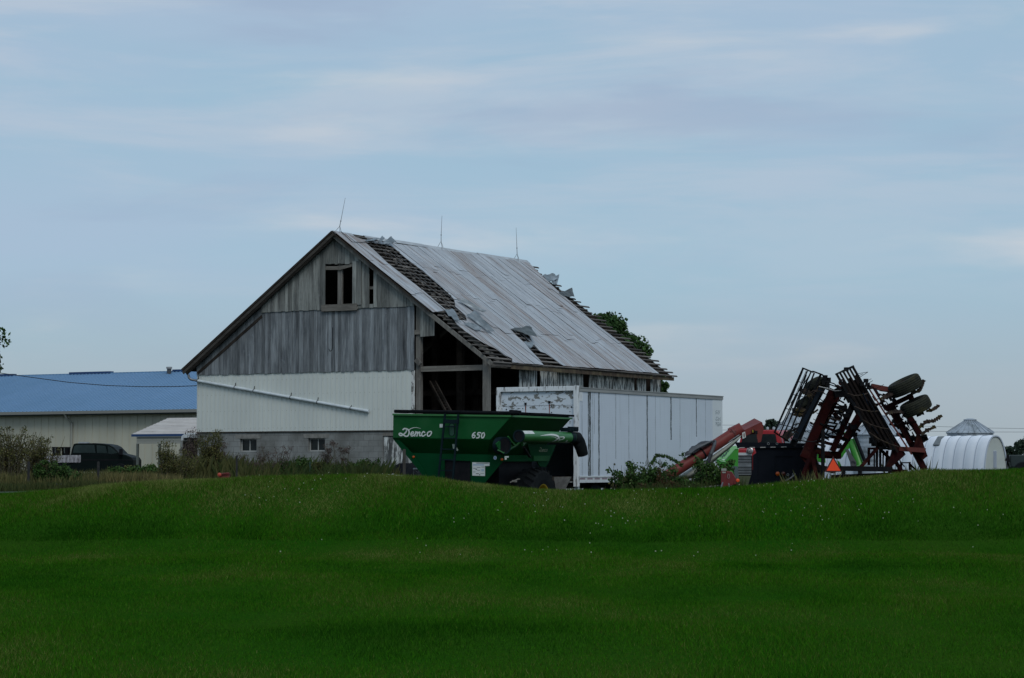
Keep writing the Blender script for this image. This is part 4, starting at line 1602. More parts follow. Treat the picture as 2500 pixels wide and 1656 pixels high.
# folded dark canvas on the tube
M['canvas'] = mat('dark_canvas', (.022, .027, .036), (.045, .052, .062), 5, (1, 1, 1), rough=.65)
g = MB()
cols = 16
up2 = []
rq = random.Random(8)
for i in range(cols + 1):
    u = i / cols
    base = q(1674, 1113, -.25).lerp(q(1743, 1076, .05), u)
    topp = q(1671, 1106, .1).lerp(q(1706, 1080, .15), min(1, u * 1.4)) if u < .7 else q(1706, 1080, .15).lerp(q(1747, 1078, .1), (u - .7) / .3)
    for j in range(5):
        v = j / 4
        p = base.lerp(topp, v) + Vector((rq.uniform(-.012, .012), -.04 * math.sin(v * math.pi * 3 + u * 3), .03 * math.sin(v * 9 + u * 14)))
        up2.append(p)
g.add(up2, [(i * 5 + j, (i + 1) * 5 + j, (i + 1) * 5 + j + 1, i * 5 + j + 1) for i in range(cols) for j in range(4)])
o = g.build('rolled_canvas', M['canvas'], au); s_ = o.modifiers.new('solid', 'SOLIDIFY'); s_.thickness = .02
g = MB()
for i in range(6):
    v = i / 5
    a = q(1678 + 6 * v, 1112 - 12 * v, -.22 + .2 * v); b = q(1738 - 2 * v, 1077 + v * 2, -.05 + .15 * v)
    g.path([a, a.lerp(b, .4) + Vector((0, -.03, .03)), b], .02 + .01 * (i % 2), 6)
g.build('canvas_folds', mat('canvas_fold', (.07, .08, .09), (.03, .035, .045), 6, rough=.6), au)
# strap and stand leg
M['strap'] = mat('grey_strap', (.045, .052, .06), (.06, .067, .075), 6, rough=.6)
g = MB()
g.path([q(1746, 1078, .2), q(1744, 1088, -.1), q(1736, 1108, -.15), q(1730, 1125, -.1), q(1722, 1145, 0), q(1714, 1168, 0), q(1711, 1195, 0)], [.045, .05, .055, .055, .06, .055, .05], 8)
g.build('stand_leg', M['strap'], au)
# pale belt trough below the tube
M['belt'] = mat('pale_belt', (.30, .32, .28), (.24, .26, .22), 2, (1, 1, 1), rough=.6)
g = MB()
up2 = []
ptsT = [(1655, 1166), (1680, 1150), (1712, 1131), (1745, 1110), (1775, 1089), (1800, 1070), (1812, 1063)]
ptsB = [(1668, 1174), (1690, 1165), (1722, 1146), (1750, 1120), (1778, 1097), (1797, 1080), (1803, 1072)]
for (a, b) in zip(ptsT, ptsB):
    for j in range(6):
        v = j / 5
        up2.append(q(a[0] + (b[0] - a[0]) * v, a[1] + (b[1] - a[1]) * v, .35 - .22 * math.sin(math.pi * v)))
g.add(up2, [(i * 6 + j, (i + 1) * 6 + j, (i + 1) * 6 + j + 1, i * 6 + j + 1) for i in range(6) for j in range(5)])
o = g.build('belt_trough', M['belt'], au, smooth='all'); s_ = o.modifiers.new('solid', 'SOLIDIFY'); s_.thickness = .015
g = MB(); g.tube(q(1650, 1164, .3), q(1805, 1062, .3), .015); g.tube(q(1605, 1158, -.1), q(1660, 1128, 0), .01); g.build('tie_rod', M['steel'], au)
g = MB(); g.box(q(1560, 1190).x, q(1574, 1190).x, -.35, -.1, q(0, 1203).z, q(0, 1189).z); g.build('intake_guard', mat('bright_red', (.30, .03, .025)), au)
g = MB(); g.box(e0.x - .3, e0.x + .25, -.55, .0, .05, .45); g.build('intake_box', M['red_dk'], au)

# ------------------------------------------------------------------ RED TRUCK behind
M['truck_red'] = mat('truck_red', (.33, .022, .028), (.28, .018, .022), 3, rough=.35)
M['chrome'] = mat('dull_chrome', (.42, .44, .45), (.32, .34, .35), 6, rough=.35, metal=.6)
K = Fr(1856, 80, 22, 0.0)
tk = K.empty('red_truck', label='red truck with slatted chrome grille and row of roof lights behind the black box', category='truck')
kz = lambda py: K.hit(1856, py, 'y').z
cx0, cx1 = K.hit(1803, 1060, 'y').x, K.hit(1911, 1060, 'y').x
g = MB()
pr = [(cx0 + .02, kz(1120)), (cx0, kz(1085)), (cx0 + .12, kz(1056)), (cx0 + .25, kz(1050)), (cx1 - .25, kz(1050)), (cx1 - .12, kz(1056)), (cx1, kz(1085)), (cx1 - .02, kz(1120))]
g.prism([(x, 0, z) for x, z in pr], (0, 1.7, 0))
g.build('cab', M['truck_red'], tk, bevel=.04)
g = MB()
g.prism([(cx0 + .10, -.012, kz(1083)), (cx0 + .17, -.012, kz(1060)), (cx1 - .26, -.012, kz(1060)), (cx1 - .20, -.012, kz(1083))], (0, .008, 0))
g.build('windshield', M['glass'], tk)
g = MB()
g.prism([(cx1 + .004, .25, kz(1083)), (cx1 - .07, .3, kz(1062)), (cx1 - .07, 1.1, kz(1062)), (cx1 + .004, 1.1, kz(1083))], (.01, 0, 0)); g.build('side_window', M['glass'], tk)
for i in range(5):
    x = cx0 + .35 + i * (cx1 - cx0 - .7) / 4
    g = MB(); g.ring((x, .1, kz(1049)), (0, 0, 1), [(.055, 0), (.05, .07), (.0, .1)], 12); g.build('roof_light', M['chrome'], tk, smooth=True)
hx0, hx1 = K.hit(1776, 1100, 'y', -1.5).x, K.hit(1844, 1100, 'y', -1.5).x
hz_ = lambda py: K.hit(1815, py, 'y', -1.5).z
g = MB(); g.box(hx0, hx1, -1.5, -.02, hz_(1160), hz_(1096)); g.build('hood', M['truck_red'], tk, bevel=.05)
g = MB(); g.box(hx0 + .05, hx1 - .12, -1.53, -1.505, hz_(1112), hz_(1105.5)); g.build('white_panel', M['white'], tk)
g = MB(); g.mi = 0
g.box(hx0 + .05, hx1 - .1, -1.53, -1.502, hz_(1162), hz_(1113))
g.mi = 1
for i in range(12):
    py = 1116.5 + i * 3.85
    hh = .75 if i != 5 else 1.7
    g.box(hx0 + .06, hx1 - .13, -1.56, -1.531, hz_(py + hh), hz_(py - hh))
g.build('grille', [M['black'], M['chrome']], tk)
c = K.hit(1831, 1101, 'y', -1.54)
g = MB(); g.mi = 0; g.ring(c, (0, -1, 0), [(.12, 0), (.12, .03), (.09, .05)], 20); g.mi = 1; g.ring(c + Vector((0, -.02, 0)), (0, -1, 0), [(.09, 0), (.06, .04), (0, .06)], 18)
g.build('headlight', [M['chrome'], mat('headlight_glass', (.35, .38, .38), (.1, .1, .1), 20, rough=.2)], tk)
g = MB(); g.box(hx0 - .2, hx1 + .25, -1.75, -1.6, .45, .75); g.build('bumper', M['black'], tk)
for x in (hx0 - .05, cx1 - .25):
    for y in (-.9, 3.0):
        g = MB(); g.ring((x, y, .5), (1, 0, 0), [(.28, -.13), (.45, -.14), (.5, -.10), (.5, .10), (.45, .14), (.28, .13)], 26, True); g.build('wheel', M['rubber'], tk, smooth=True)
g = MB(); g.box(cx0 + .2, cx1 - .2, 1.75, 4.5, .7, .95); g.build('frame', M['black'], tk)
g = MB()
m0 = K.hit(1916, 1064, 'y', -.1)
g.tube((cx1, .1, m0.z), (m0.x, -.1, m0.z), .015); g.box(m0.x - .03, m0.x + .12, -.14, -.08, m0.z - .2, m0.z + .15); g.build('wing_mirror', M['black'], tk)

# ------------------------------------------------------------------ LIME WAGON (left of truck)
M['lime'] = mat('lime_green_paint', (.030, .21, .020), (.045, .26, .03), 1.5, rough=.4)
M['lime_pale'] = mat('pale_lime_paint', (.20, .48, .20), (.26, .54, .27), 2, rough=.45)
Wg = Fr(1790, 72, 4, 0.0)
wg = Wg.empty('seed_wagon', label='bright lime green seed wagon with dark hand lettering behind the auger', category='wagon')
v = lambda px, py, d=0.0: Wg.hit(px, py, 'y', d)
g = MB()
g.prism([v(1748, 1118), v(1770, 1125), v(1795, 1096), v(1803, 1095), v(1802, 1140), v(1801, 1162), v(1775, 1158), v(1752, 1134)], (0, 1.9, 0))
g.build('hopper', M['lime'], wg, bevel=.02)
g = MB()
g.prism([v(1746, 1122, -.02), v(1770, 1122, -.02), v(1794, 1097, -.02), v(1803, 1096, -.02), v(1803, 1093, -.02), v(1795, 1088, -.02), v(1775, 1094, -.02)], (0, .015, 0))
g.prism([v(1752, 1122, -.03), v(1772, 1127, -.03), v(1773, 1129, -.03), v(1760, 1127, -.03)], (0, .02, 0))
g.build('top_panel', M['lime_pale'], wg)
g = MB()
for i, s_ in enumerate([[(1759, 1116), (1762, 1111), (1763, 1120)], [(1763, 1119), (1766, 1110)], [(1766, 1115), (1768, 1109), (1769, 1115)], [(1770, 1112), (1773, 1104), (1773, 1110), (1770, 1111)],
                        [(1774, 1108), (1776, 1102), (1779, 1101)], [(1777, 1104), (1781, 1098), (1779, 1096), (1776, 1101)]]):
    stroke(g, s_, 1.1, lambda a, b, li=0: v(a, b, -.024 - li), n=4, lift0=.001 * i)
g.build('hand_lettering', mat('dark_ink', (.01, .04, .07)), wg)
g = MB(); g.prism([v(1783, 1143, -.05), v(1792, 1138, -.05), v(1801, 1139, -.05), v(1804, 1166, -.05), v(1795, 1168, -.05), v(1791, 1146, -.05)], (0, .1, 0)); g.build('fender', mat('grey_fender', (.06, .085, .09)), wg)
for x in (v(1765, 1150).x, v(1800, 1150).x):
    g = MB(); g.ring((x, .5, .4), (1, 0, 0), [(.2, -.12), (.36, -.12), (.4, -.08), (.4, .08), (.36, .12), (.2, .12)], 22, True)
    g.build('wheel', M['rubber'], wg, smooth=True)

# ------------------------------------------------------------------ BLACK DUMP BOX
Bk = Fr(1900, 61, 8.5, 0.0)
bk = Bk.empty('dump_box', label='black steel dump box with white dashes along its top rail and amber lamp', category='dump box')
v = lambda px, py, d=0.0: Bk.hit(px, py, 'y', d)
M['blk'] = mat('black_navy_steel', (.004, .006, .010), (.006, .008, .013), 3, rough=.6, spec=.08)
g = MB()
g.prism([v(1842, 1094), v(1846, 1106), v(1838, 1112), v(1838, 1146), v(1830, 1172), v(1822, 1200), v(2010, 1200), v(2006, 1150), v(1992, 1120), v(1996, 1092)], (0, 1.5, 0))
g.build('box_body', M['blk'], bk, bevel=.01)
g = MB(); a, b = v(1797, 1083, -.05), v(2003, 1092, -.05)
g.prism([v(1793, 1080, -.06), v(1996, 1083, -.06), v(1996, 1093, -.06), v(1800, 1094.5, -.06), v(1799, 1090, -.06)], (0, .05, 0)); g.build('top_rail', M['blk'], bk)
for x0 in (1805, 1830, 1856, 1881, 1907, 1959):
    a, b = v(x0, 1091.8, -.066), v(x0 + 13, 1094, -.066)
    g = MB(); g.prism([v(x0, 1092.4 - (x0 - 1805) * .018, -.066), v(x0 + 13, 1092.2 - (x0 - 1805) * .018, -.066), v(x0 + 13, 1094.2 - (x0 - 1805) * .018, -.066), v(x0, 1094.4 - (x0 - 1805) * .018, -.066)], (0, .004, 0))
    g.build('reflector_dash', mat('reflector', (.30, .30, .29)), bk)
g = MB(); a, b = v(1891, 1113, -.004), v(1955, 1165, -.004)
for (x0, y0, x1, y1) in ((1891, 1113, 1893, 1168), (1893, 1113, 1935, 1114.5), (1850, 1095, 1852, 1170)):
    a, b = v(x0, y0), v(x1, y1); g.box(a.x, b.x, -.02, -.001, b.z, a.z)
g.build('rib', M['blk'], bk)
for px, m_ in ((1898.5, M['amber']), (1912.5, mat('dark_red_lens', (.06, .008, .004), rough=.3))):
    c = v(px, 1157, -.01); g = MB(); g.ring(c, (0, -1, 0), [(.055, 0), (.055, .02), (.04, .035), (0, .04)], 18); g.build('tail_lamp', m_, bk, smooth=True)
g = MB()
for px, py in ((1923.5, 1159), (1937, 1158), (1876, 1083.5), (1897, 1083.5)):
    c = v(px, py, -.08); g.ring(c, (0, -1, 0), [(.022, 0), (.034, 0), (.034, .015), (.022, .015)], 12, True)
g.build('shackle', M['steel'], bk)
g = MB(); pp = [v(1942, 1157, -.1), v(1936, 1163, -.12), v(1930, 1168, -.15), v(1918, 1174, -.2), (v(1908, 1182, -.3))]
g.path(pp, .022, 6); g.build('chain', M['steel'], bk)

# ------------------------------------------------------------------ SMALL RED MACHINE
S = Fr(1775, 59.5, 8, 0.0)
sm = S.empty('red_engine_unit', label='small red machine with grey cap tucked in weeds beside the black box', category='machine')
v = lambda px, py, d=0.0: S.hit(px, py, 'y', d)
M['mred'] = mat('machine_red', (.13, .012, .012), (.085, .010, .010), 4, rough=.5)
g = MB(); g.box(v(1760, 1150).x, v(1773, 1150).x, 0, .35, .4, v(0, 1150).z); g.prism([v(1774, 1150, .02), v(1786, 1152, .02), v(1797, 1170, .02), v(1797, 1182, .02), v(1770, 1190, .02), v(1768, 1165, .02)], (0, .4, 0)); g.build('housing', M['mred'], sm, bevel=.01)
g = MB(); g.box(v(1761, 1150).x, v(1773, 1150).x, -.01, .3, v(0, 1149.7).z, v(0, 1144).z); g.box(v(1763, 1150).x, v(1772, 1150).x, -.012, -.001, v(0, 1155).z, v(0, 1151.5).z); g.build('cap', mat('cap_grey', (.24, .24, .22)), sm, bevel=.01)
g = MB(); g.bar(v(1765, 1178, -.1), v(1758, 1200, -.2), .03); g.bar(v(1779, 1180, -.1), v(1783, 1200, -.1), .03); g.build('leg', M['steel'], sm)
g = MB()
stroke(g, [(1777, 1157), (1781, 1160), (1780, 1168), (1776, 1166), (1777, 1158)], 1.3, lambda a, b, li=0: v(a, b, .014 - li), n=4)
g.build('logo', mat('dull_grey_mark', (.16, .14, .14)), sm)
c = v(1801, 1173, -.15)
g = MB(); g.ring(c, (.2, -1, 0), [(.045, 0), (.045, .02), (0, .03)], 12); g.build('orange_reflector', mat('orange_reflector', (.65, .07, .015), rough=.4), sm)

# ------------------------------------------------------------------ FOLDED CULTIVATOR
Cv = Fr(2070, 59.5, 0, 0.0)
cv = Cv.empty('folded_cultivator', label='large dark red cultivator with both black harrow wings folded upright', category='cultivator')
V_ = lambda px, py, d=0.0: Cv.hit(px, py, 'y', d)
M['cred'] = mat('dull_maroon_frame', (.027, .005, .005), (.014, .004, .005), 3, rough=.8, spec=.05, c3=(.055, .018, .013), s3=2.2)
M['cred_lt'] = mat('faded_maroon_frame', (.11, .034, .030), (.07, .02, .018), 3, rough=.7, spec=.1)
M['hbar'] = mat('black_harrow_bar', (.004, .005, .007), (.009, .009, .010), 4, rough=.7, spec=.08)
M['hbar_b'] = mat('brown_harrow_bar', (.014, .010, .009), (.008, .007, .008), 4, rough=.8, spec=.08)
M['hbar_u'] = mat('blue_black_bar', (.004, .009, .018), (.006, .009, .013), 4, rough=.6, spec=.1)
M['worn'] = mat('worn_soiled_steel', (.055, .042, .036), (.022, .017, .015), 9, rough=.9, spec=.05, c3=(.08, .065, .018), s3=4)
M['ctyre'] = mat('dusty_tyre', (.030, .032, .024), (.016, .018, .017), 5, rough=.9, spec=.08, c3=(.055, .050, .022), s3=2)


def bar(name, a, b, w_px, d, m, dep=None, d2=None, w2=None):
    g = MB()
    w_ = w_px / 94.0
    p0, p1 = V_(*a, d), V_(*b, d if d2 is None else d2)
    g.bar(p0, p1, dep or w_, w_, up=(0, 1, 0))
    # up=(0,1,0): width runs in the picture plane, height runs in depth
    g2 = MB(); g2.bar(p0, p1, w_, dep or w_, up=(0, 1, 0), w1=(w2 / 94.0 if w2 else None))
    return g2.build(name, m, cv)


# left wing: harrow
for a, b, w_, d in (((1961, 899), (1891, 1056), 4.5, -.7), ((1959, 908), (1925, 990), 2.2, -.62), ((1971, 906), (1903, 1062), 3.2, -.5), ((1980, 908), (1912, 1064), 3.2, -.3), ((1988, 911), (1922, 1072), 3.6, -.1),
                    ((2003.5, 915), (1941, 1066), 5.2, .15), ((2014, 930), (1952, 1078), 5, .3), ((1945, 960), (1909, 1037), 2.2, -.6), ((1969, 915), (1949, 975), 2.2, -.58),
                    ((1977, 915), (1931, 985), 2.4, -.4), ((1958, 945), (1919, 1050), 2.4, -.45)):
    bar('harrow_bar', a, b, w_, d, M['hbar'])
for a, b, d, d2 in (((1960, 899), (1984, 909), -.7, -.3), ((1985, 907), (2007, 915), -.2, .15), ((2007, 915), (2020, 926), .15, .4), ((1891, 1056), (1925, 1078), -.7, 0)):
    bar('harrow_end_rail', a, b, 3, d, M['hbar'], .05, d2)
for i, (y0, y1) in enumerate(((932, 937), (963, 971), (998, 1006), (1036, 1044))):
    u = (y0 - 899) / 157
    xa_, xb_ = 1961 - 70 * u, 1990 - 66 * u
    bar('harrow_rung', (xa_ + 2, y0), (xb_ + 14, y0 + 10), 1.5, -.5, M['hbar'], .02, 0)
for i in range(7):
    u = i / 6
    bar('harrow_brace', (1968 - 55 * u, 906 + 125 * u), (1956 - 55 * u, 932 + 122 * u), 1.0, -.55, M['hbar'], .015)
# heavy black tool bar with spring tines
bar('tool_bar', (2019, 925), (1934, 1088), 15, .3, M['hbar'], .2)
bar('tool_bar', (2003, 950), (1940, 1075), 9, .1, M['hbar_u'], .12)
g = MB()
for px, py in ((2014, 922), (2022, 928), (2010, 934), (2019, 940)):
    p = V_(px, py, .2); g.box(p.x - .05, p.x + .06, .12, .3, p.z - .07, p.z + .06)
g.build('bearing_block', M['hbar'], cv)
rq = random.Random(4)
for i in range(26):
    u = rq.random()
    bx, by = 2010 - 78 * u + rq.uniform(-4, 10), 945 + 130 * u
    dd_ = rq.uniform(-.1, .9)
    g = MB()
    p = V_(bx, by, dd_)
    s1 = rq.uniform(.09, .16)
    pts = [p + Vector((math.cos(t) * s1 * 1.4, 0, math.sin(t) * s1)) for t in [(.4 + j * .55) for j in range(7)]]
    g.path(pts, .013, 5)
    g.build('spring_tine', M['hbar_b'] if i % 3 else M['worn'], cv)
# hoses
for pts in (((1999, 944), (2020, 949), (2038, 955), (2054, 954)), ((1938, 1071), (1960, 1077), (1985, 1079), (1995, 1076)), ((2018, 936), (2040, 944), (2056, 953)), ((2016, 931), (2036, 937), (2048, 946)),
            ((2044, 1008), (2052, 1015), (2056, 1022), (2040, 1016)), ((2040, 995), (2052, 1001), (2072, 1008))):
    g = MB(); g.path([V_(x, y, -.15) for x, y in pts], .016, 6); g.build('hydraulic_hose', M['steel'] if pts[0][1] in (944,) else M['black'], cv, smooth=True)
# left wing: gauge wheels seen through the harrow
for (x, y, r_, m_) in ((1990, 940, .27, 'ctyre'), (1968, 985, .27, 'ctyre')):
    g = MB(); c = V_(x, y, .5)
    g.ring(c, (-.45, .3, .8), [(r_ * .5, -.10), (r_ * .9, -.11), (r_, -.07), (r_, .07), (r_ * .9, .11), (r_ * .5, .10)], 30, True)
    o = g.build('gauge_wheel', M['ctyre'], cv, smooth=True)
for (x, y) in ((1962, 955), (1972, 961), (1984, 965), (1954, 1000), (1943, 1003), (1960, 1009), (1966, 1015), (1948, 1012), (1926, 1060), (1918, 1066)):
    g = MB(); p = V_(x, y, .3 + rq.uniform(-.2, .2))
    a = rq.uniform(-.6, .6)
    g.prism([p + Vector((math.cos(t + a) * rr_, 0, math.sin(t + a) * rr_ * .7)) for t, rr_ in ((0, .15), (.9, .10), (1.7, .14), (2.6, .09), (3.4, .15), (4.4, .08), (5.2, .13))], (0, .05, 0))
    g.build('sweep_shovel', M['worn'], cv)
# left wing: maroon frames, three deep
bar('frame_beam', (2036, 952), (1963, 1118), 22, .5, M['cred'], .2)
bar('frame_beam', (2048, 958), (1978, 1110), 14, 1.1, M['cred'], .15)
bar('frame_beam', (2084, 984), (2032, 1102), 14, .7, M['cred'], .15)
bar('frame_beam', (2100, 1008), (2064, 1070), 13, .2, M['cred'], .15)
bar('frame_beam', (2112, 1012), (2040, 1120), 9, 1.4, M['cred'], .1)
for a, b, w_ in (((2020, 990), (2070, 1003), 5), ((2005, 1040), (2060, 1060), 5), ((1990, 1075), (2052, 1090), 7), ((2000, 985), (2030, 1000), 8), ((2035, 1010), (2052, 1024), 7), ((2028, 1066), (2075, 1074), 8), ((1975, 1100), (2040, 1112), 10)):
    bar('cross_member', a, b, w_, .8, M['cred'], .2)
for i in range(14):
    u = rq.random()
    bx, by = 2052 - 62 * u, 990 + 115 * u
    bar('shank', (bx - 14, by + rq.uniform(-6, 3)), (bx + 14, by + rq.uniform(2, 9)), rq.uniform(2.5, 6), rq.uniform(.2, 1.2), M['hbar_b'] if i % 2 else M['worn'], .05)
for (x, y) in ((2057, 1030), (2050, 1088), (2066, 1070), (2078, 1050), (2072, 1042), (2084, 1058), (2062, 992), (2072, 1002), (2050, 1003), (2066, 1012)):
    g = MB(); p = V_(x, y, .4); s1 = rq.uniform(.06, .11)
    g.bar(p - Vector((s1, 0, .03)), p + Vector((s1, 0, -.03)), .1, s1 * 1.1, up=(0, 1, 0)); g.bar(p + Vector((0, -.02, -s1)), p + Vector((.02, -.02, s1)), .06, .05)
    g.build('clamp', M['hbar'], cv)
g = MB(); g.prism([V_(x, y, .45) for x, y in ((1964, 1088), (1990, 1100), (1996, 1128), (1976, 1150), (1970, 1166), (1958, 1166), (1968, 1132), (1954, 1115))], (0, .12, 0)); g.build('foot_plate', M['cred'], cv)
bar('stand_post', (2009, 1050), (2009, 1166), 8, .1, M['hbar'], .1)
bar('lower_frame', (1958, 1162), (1975, 1120), 7, .2, M['cred'], .1)
bar('lower_frame', (1984, 1120), (1994, 1172), 10, .3, M['cred'], .1)
bar('lower_frame', (1990, 1140), (2040, 1150), 14, .6, M['hbar_b'], .2)
bar('lower_frame', (2000, 1110), (2052, 1112), 18, .9, M['cred'], .3)
for i in range(34):
    u = rq.random(); w_ = rq.random()
    bx = 2012 - 60 * u + 62 * w_; by = 958 + 120 * u + 12 * w_
    ang = rq.choice([.35, .45, 2.0, 2.1, -.5]) + rq.uniform(-.15, .15)
    ln = rq.uniform(6, 17)
    bar('shank', (bx - math.cos(ang) * ln / 2, by - math.sin(ang) * ln / 2), (bx + math.cos(ang) * ln / 2, by + math.sin(ang) * ln / 2), rq.uniform(1.6, 4.5), rq.uniform(.2, 1.5),
        [M['hbar'], M['hbar_b'], M['worn'], M['cred']][i % 4], .05)
for i in range(30):
    u = rq.random(); w_ = rq.random()
    bx = 2140 + 72 * u + 42 * w_; by = 968 + 105 * u + 2 * w_
    ang = rq.choice([-.5, -.4, 1.0, 1.1, .2]) + rq.uniform(-.15, .15)
    ln = rq.uniform(6, 18)
    bar('shank', (bx - math.cos(ang) * ln / 2, by - math.sin(ang) * ln / 2), (bx + math.cos(ang) * ln / 2, by + math.sin(ang) * ln / 2), rq.uniform(1.6, 4.5), rq.uniform(.4, 1.5),
        [M['hbar'], M['hbar_b'], M['cred'], M['hbar_u']][i % 4], .05)
for i in range(9):
    u = i / 8
    bar('spring_tine', (2024 - 62 * u, 948 + 120 * u), (2040 - 62 * u, 957 + 120 * u), 1.4, .9, M['hbar'], .015)
for i in range(60):
    u = rq.random(); w_ = rq.random()
    if i % 2:
        bx = 2120 + 84 * u + 50 * w_; by = 950 + 128 * u - 4 * w_
        ang = rq.choice([1.03, 1.03, -.5, -.35, .25]) + rq.uniform(-.12, .12)
    else:
        bx = 2026 - 58 * u + 72 * w_; by = 952 + 128 * u + 22 * w_
        ang = rq.choice([2.0, 2.0, .35, .45, -.3]) + rq.uniform(-.12, .12)
    ln = rq.uniform(10, 30)
    bar('shank', (bx - math.cos(ang) * ln / 2, by - math.sin(ang) * ln / 2), (bx + math.cos(ang) * ln / 2, by + math.sin(ang) * ln / 2), rq.uniform(1.8, 5.5), rq.uniform(.5, 1.7),
        [M['hbar'], M['cred'], M['hbar_b'], M['hbar_u'], M['worn']][i % 5], .06)
# top link
g = MB(); g.prism([V_(x, y, .3) for x, y in ((2036, 952), (2054, 942), (2070, 952), (2078, 966), (2082, 980), (2074, 984), (2066, 968), (2058, 970), (2050, 968), (2040, 972))], (0, .3, 0)); g.build('top_link', M['hbar'], cv)
g = MB(); g.prism([V_(x, y, .2) for x, y in ((2039, 941), (2046, 939), (2055, 946), (2052, 951))], (0, .2, 0)); g.build('hinge_block', M['cred_lt'], cv)
g = MB(); g.ring(V_(2056, 934, .2), (0, -1, 0), [(.05, -.1), (.085, -.1), (.085, .1), (.05, .1)], 16, True); g.build('hinge_pin', M['cred_lt'], cv)
bar('top_link', (2072, 962), (2104, 1028), 10, .5, M['hbar_u'], .15)
bar('hydraulic_ram', (2098, 1012), (2134, 1078), 5, -.1, M['hbar_u'])
bar('hydraulic_ram', (2106, 1008), (2142, 1074), 3.5, .1, M['hbar_u'])
g = MB(); p = V_(2132, 1074, -.1); g.box(p.x - .09, p.x + .08, -.15, .05, p.z - .1, p.z + .06); g.build('ram_block', M['hbar'], cv)
g = MB(); p = V_(2085, 1046, .0); g.bar(V_(2074, 1036, 0), V_(2100, 1053, 0), .06, .05); g.bar(V_(2076, 1046, 0), V_(2092, 1040, 0), .1, .1); g.build('valve_block', M['hbar'], cv)
# right wing: harrow
L0, L1 = (2042.5, 913.5), (2131, 1072)
R0, R1 = (2081.5, 895), (2207, 1113)
for i in range(6):
    u = i / 5
    a = (L0[0] + (R0[0] - L0[0]) * u, L0[1] + (R0[1] - L0[1]) * u)
    b = (L1[0] + (R1[0] - L1[0]) * u, L1[1] + (R1[1] - L1[1]) * u)
    bar('harrow_bar', a, b, 5.5 if i in (0, 5) else 4.5, -.6 + .18 * i, M['hbar'] if i in (0, 5) else M['hbar_b'])
for i in range(5):
    u = (i + .5) / 5
    s0 = .12 + .05 * (i % 2)
    a = (L0[0] + (R0[0] - L0[0]) * u + 90 * s0, L0[1] + (R0[1] - L0[1]) * u + 160 * s0)
    b = (L1[0] + (R1[0] - L1[0]) * u, L1[1] + (R1[1] - L1[1]) * u)
    bar('harrow_slat', a, b, 5.5, -.3 + .15 * i, M['hbar_b'], .03)
bar('harrow_end_rail', (2041, 914), (2058, 906), 4, -.6, M['hbar'], .05, -.3)
bar('harrow_end_rail', (2057, 907), (2083, 895), 5.5, -.3, M['hbar'], .06, .3)
for i in range(4):
    u = .30 + i * .2
    a = (L0[0] + (L1[0] - L0[0]) * u, L0[1] + (L1[1] - L0[1]) * u)
    b = (R0[0] + (R1[0] - R0[0]) * u, R0[1] + (R1[1] - R0[1]) * u)
    g = MB()
    A_, B_ = V_(*a, -.75), V_(*b, -.2)
    g.path([A_, A_.lerp(B_, .3) + Vector((0, -.08, -.06)), A_.lerp(B_, .7) + Vector((0, -.08, -.05)), B_], .018, 6)
    g.build('harrow_hoop', M['worn'], cv)
for i in range(10):
    u = rq.uniform(.15, .9); w_ = rq.random()
    bx = L0[0] + (L1[0] - L0[0]) * u + (R0[0] - L0[0] + 20 * u) * w_; by = L0[1] + (L1[1] - L0[1]) * u + (R0[1] - L0[1] + 24 * u) * w_
    g = MB(); g.bar(V_(bx, by, -.5), V_(bx + rq.uniform(8, 16), by + rq.uniform(18, 30), -.45), .035, .02); g.build('harrow_tooth', M['hbar_b'] if i % 2 else M['hbar_u'], cv)
for a, b in (((2092, 913), (2119, 908.6)), ((2095, 918), (2107, 913)), ((2098, 922), (2119, 908.6)), ((2107, 935), (2127.5, 925)), ((2120, 936), (2131, 929.5)), ((2133, 952), (2158, 939)), ((2200, 1042), (2108 + 92, 1042.5)),
             ((2105, 1041), (2120, 1033)), ((2188, 1038), (2201, 1031))):
    if a[0] > 2190 and b[0] < 2201 and a[1] == 1042:
        continue
    bar('spring_tine', a, b, 1.2, .0, M['hbar'], .012)
g = MB()
for px, py in ((2066, 902), (2104, 938), (2118, 940), (2122, 946), (2114, 930)):
    p = V_(px, py, 0); g.box(p.x - .05, p.x + .05, -.1, .1, p.z - .05, p.z + .05)
g.build('bearing_block', M['hbar'], cv)
# right wing: maroon bars
bar('frame_tube', (2122, 950), (2226, 1110), 3.5, .1, M['cred_lt'])
bar('frame_tube', (2130, 944), (2166, 1004), 4, .3, M['cred'])
bar('frame_beam', (2166, 990), (2222, 1082), 9, .5, M['cred'])
bar('frame_beam', (2176, 990), (2258, 1148), 13, .9, M['cred'], .2)
bar('frame_beam', (2216, 1012), (2246, 1062), 14, 1.3, M['cred'], .2)
bar('frame_beam', (2110, 960), (2206, 1112), 9, .8, M['cred'], .2)
bar('frame_beam', (2127, 943), (2172, 952), 12, .6, M['cred_lt'], .2)
bar('frame_beam', (2162, 996), (2226, 966), 11, .5, M['cred'], .15)
bar('frame_beam', (2220, 962), (2232, 990), 12, .7, M['cred'], .15)
bar('wing_frame_foot', (2194, 1096), (2258, 1100), 11, .3, M['cred_lt'], .25)
g = MB(); g.prism([V_(x, y, .35) for x, y in ((2240, 1062), (2248, 1066), (2265, 1114), (2252, 1124), (2242, 1112), (2226, 1106))], (0, .2, 0)); g.build('end_gusset', M['cred'], cv)
bar('wing_frame_foot', (2230, 1100), (2258, 1152), 11, .5, M['cred'], .15)
bar('wing_frame_foot', (2184, 1124), (2205, 1156), 8, .5, M['cred'], .15)
g = MB(); g.prism([V_(x, y, .2) for x, y in ((2185, 1078), (2194, 1090), (2208, 1113), (2170, 1146), (2162, 1141), (2178, 1110))], (0, .25, 0)); g.build('end_gusset', M['cred'], cv)
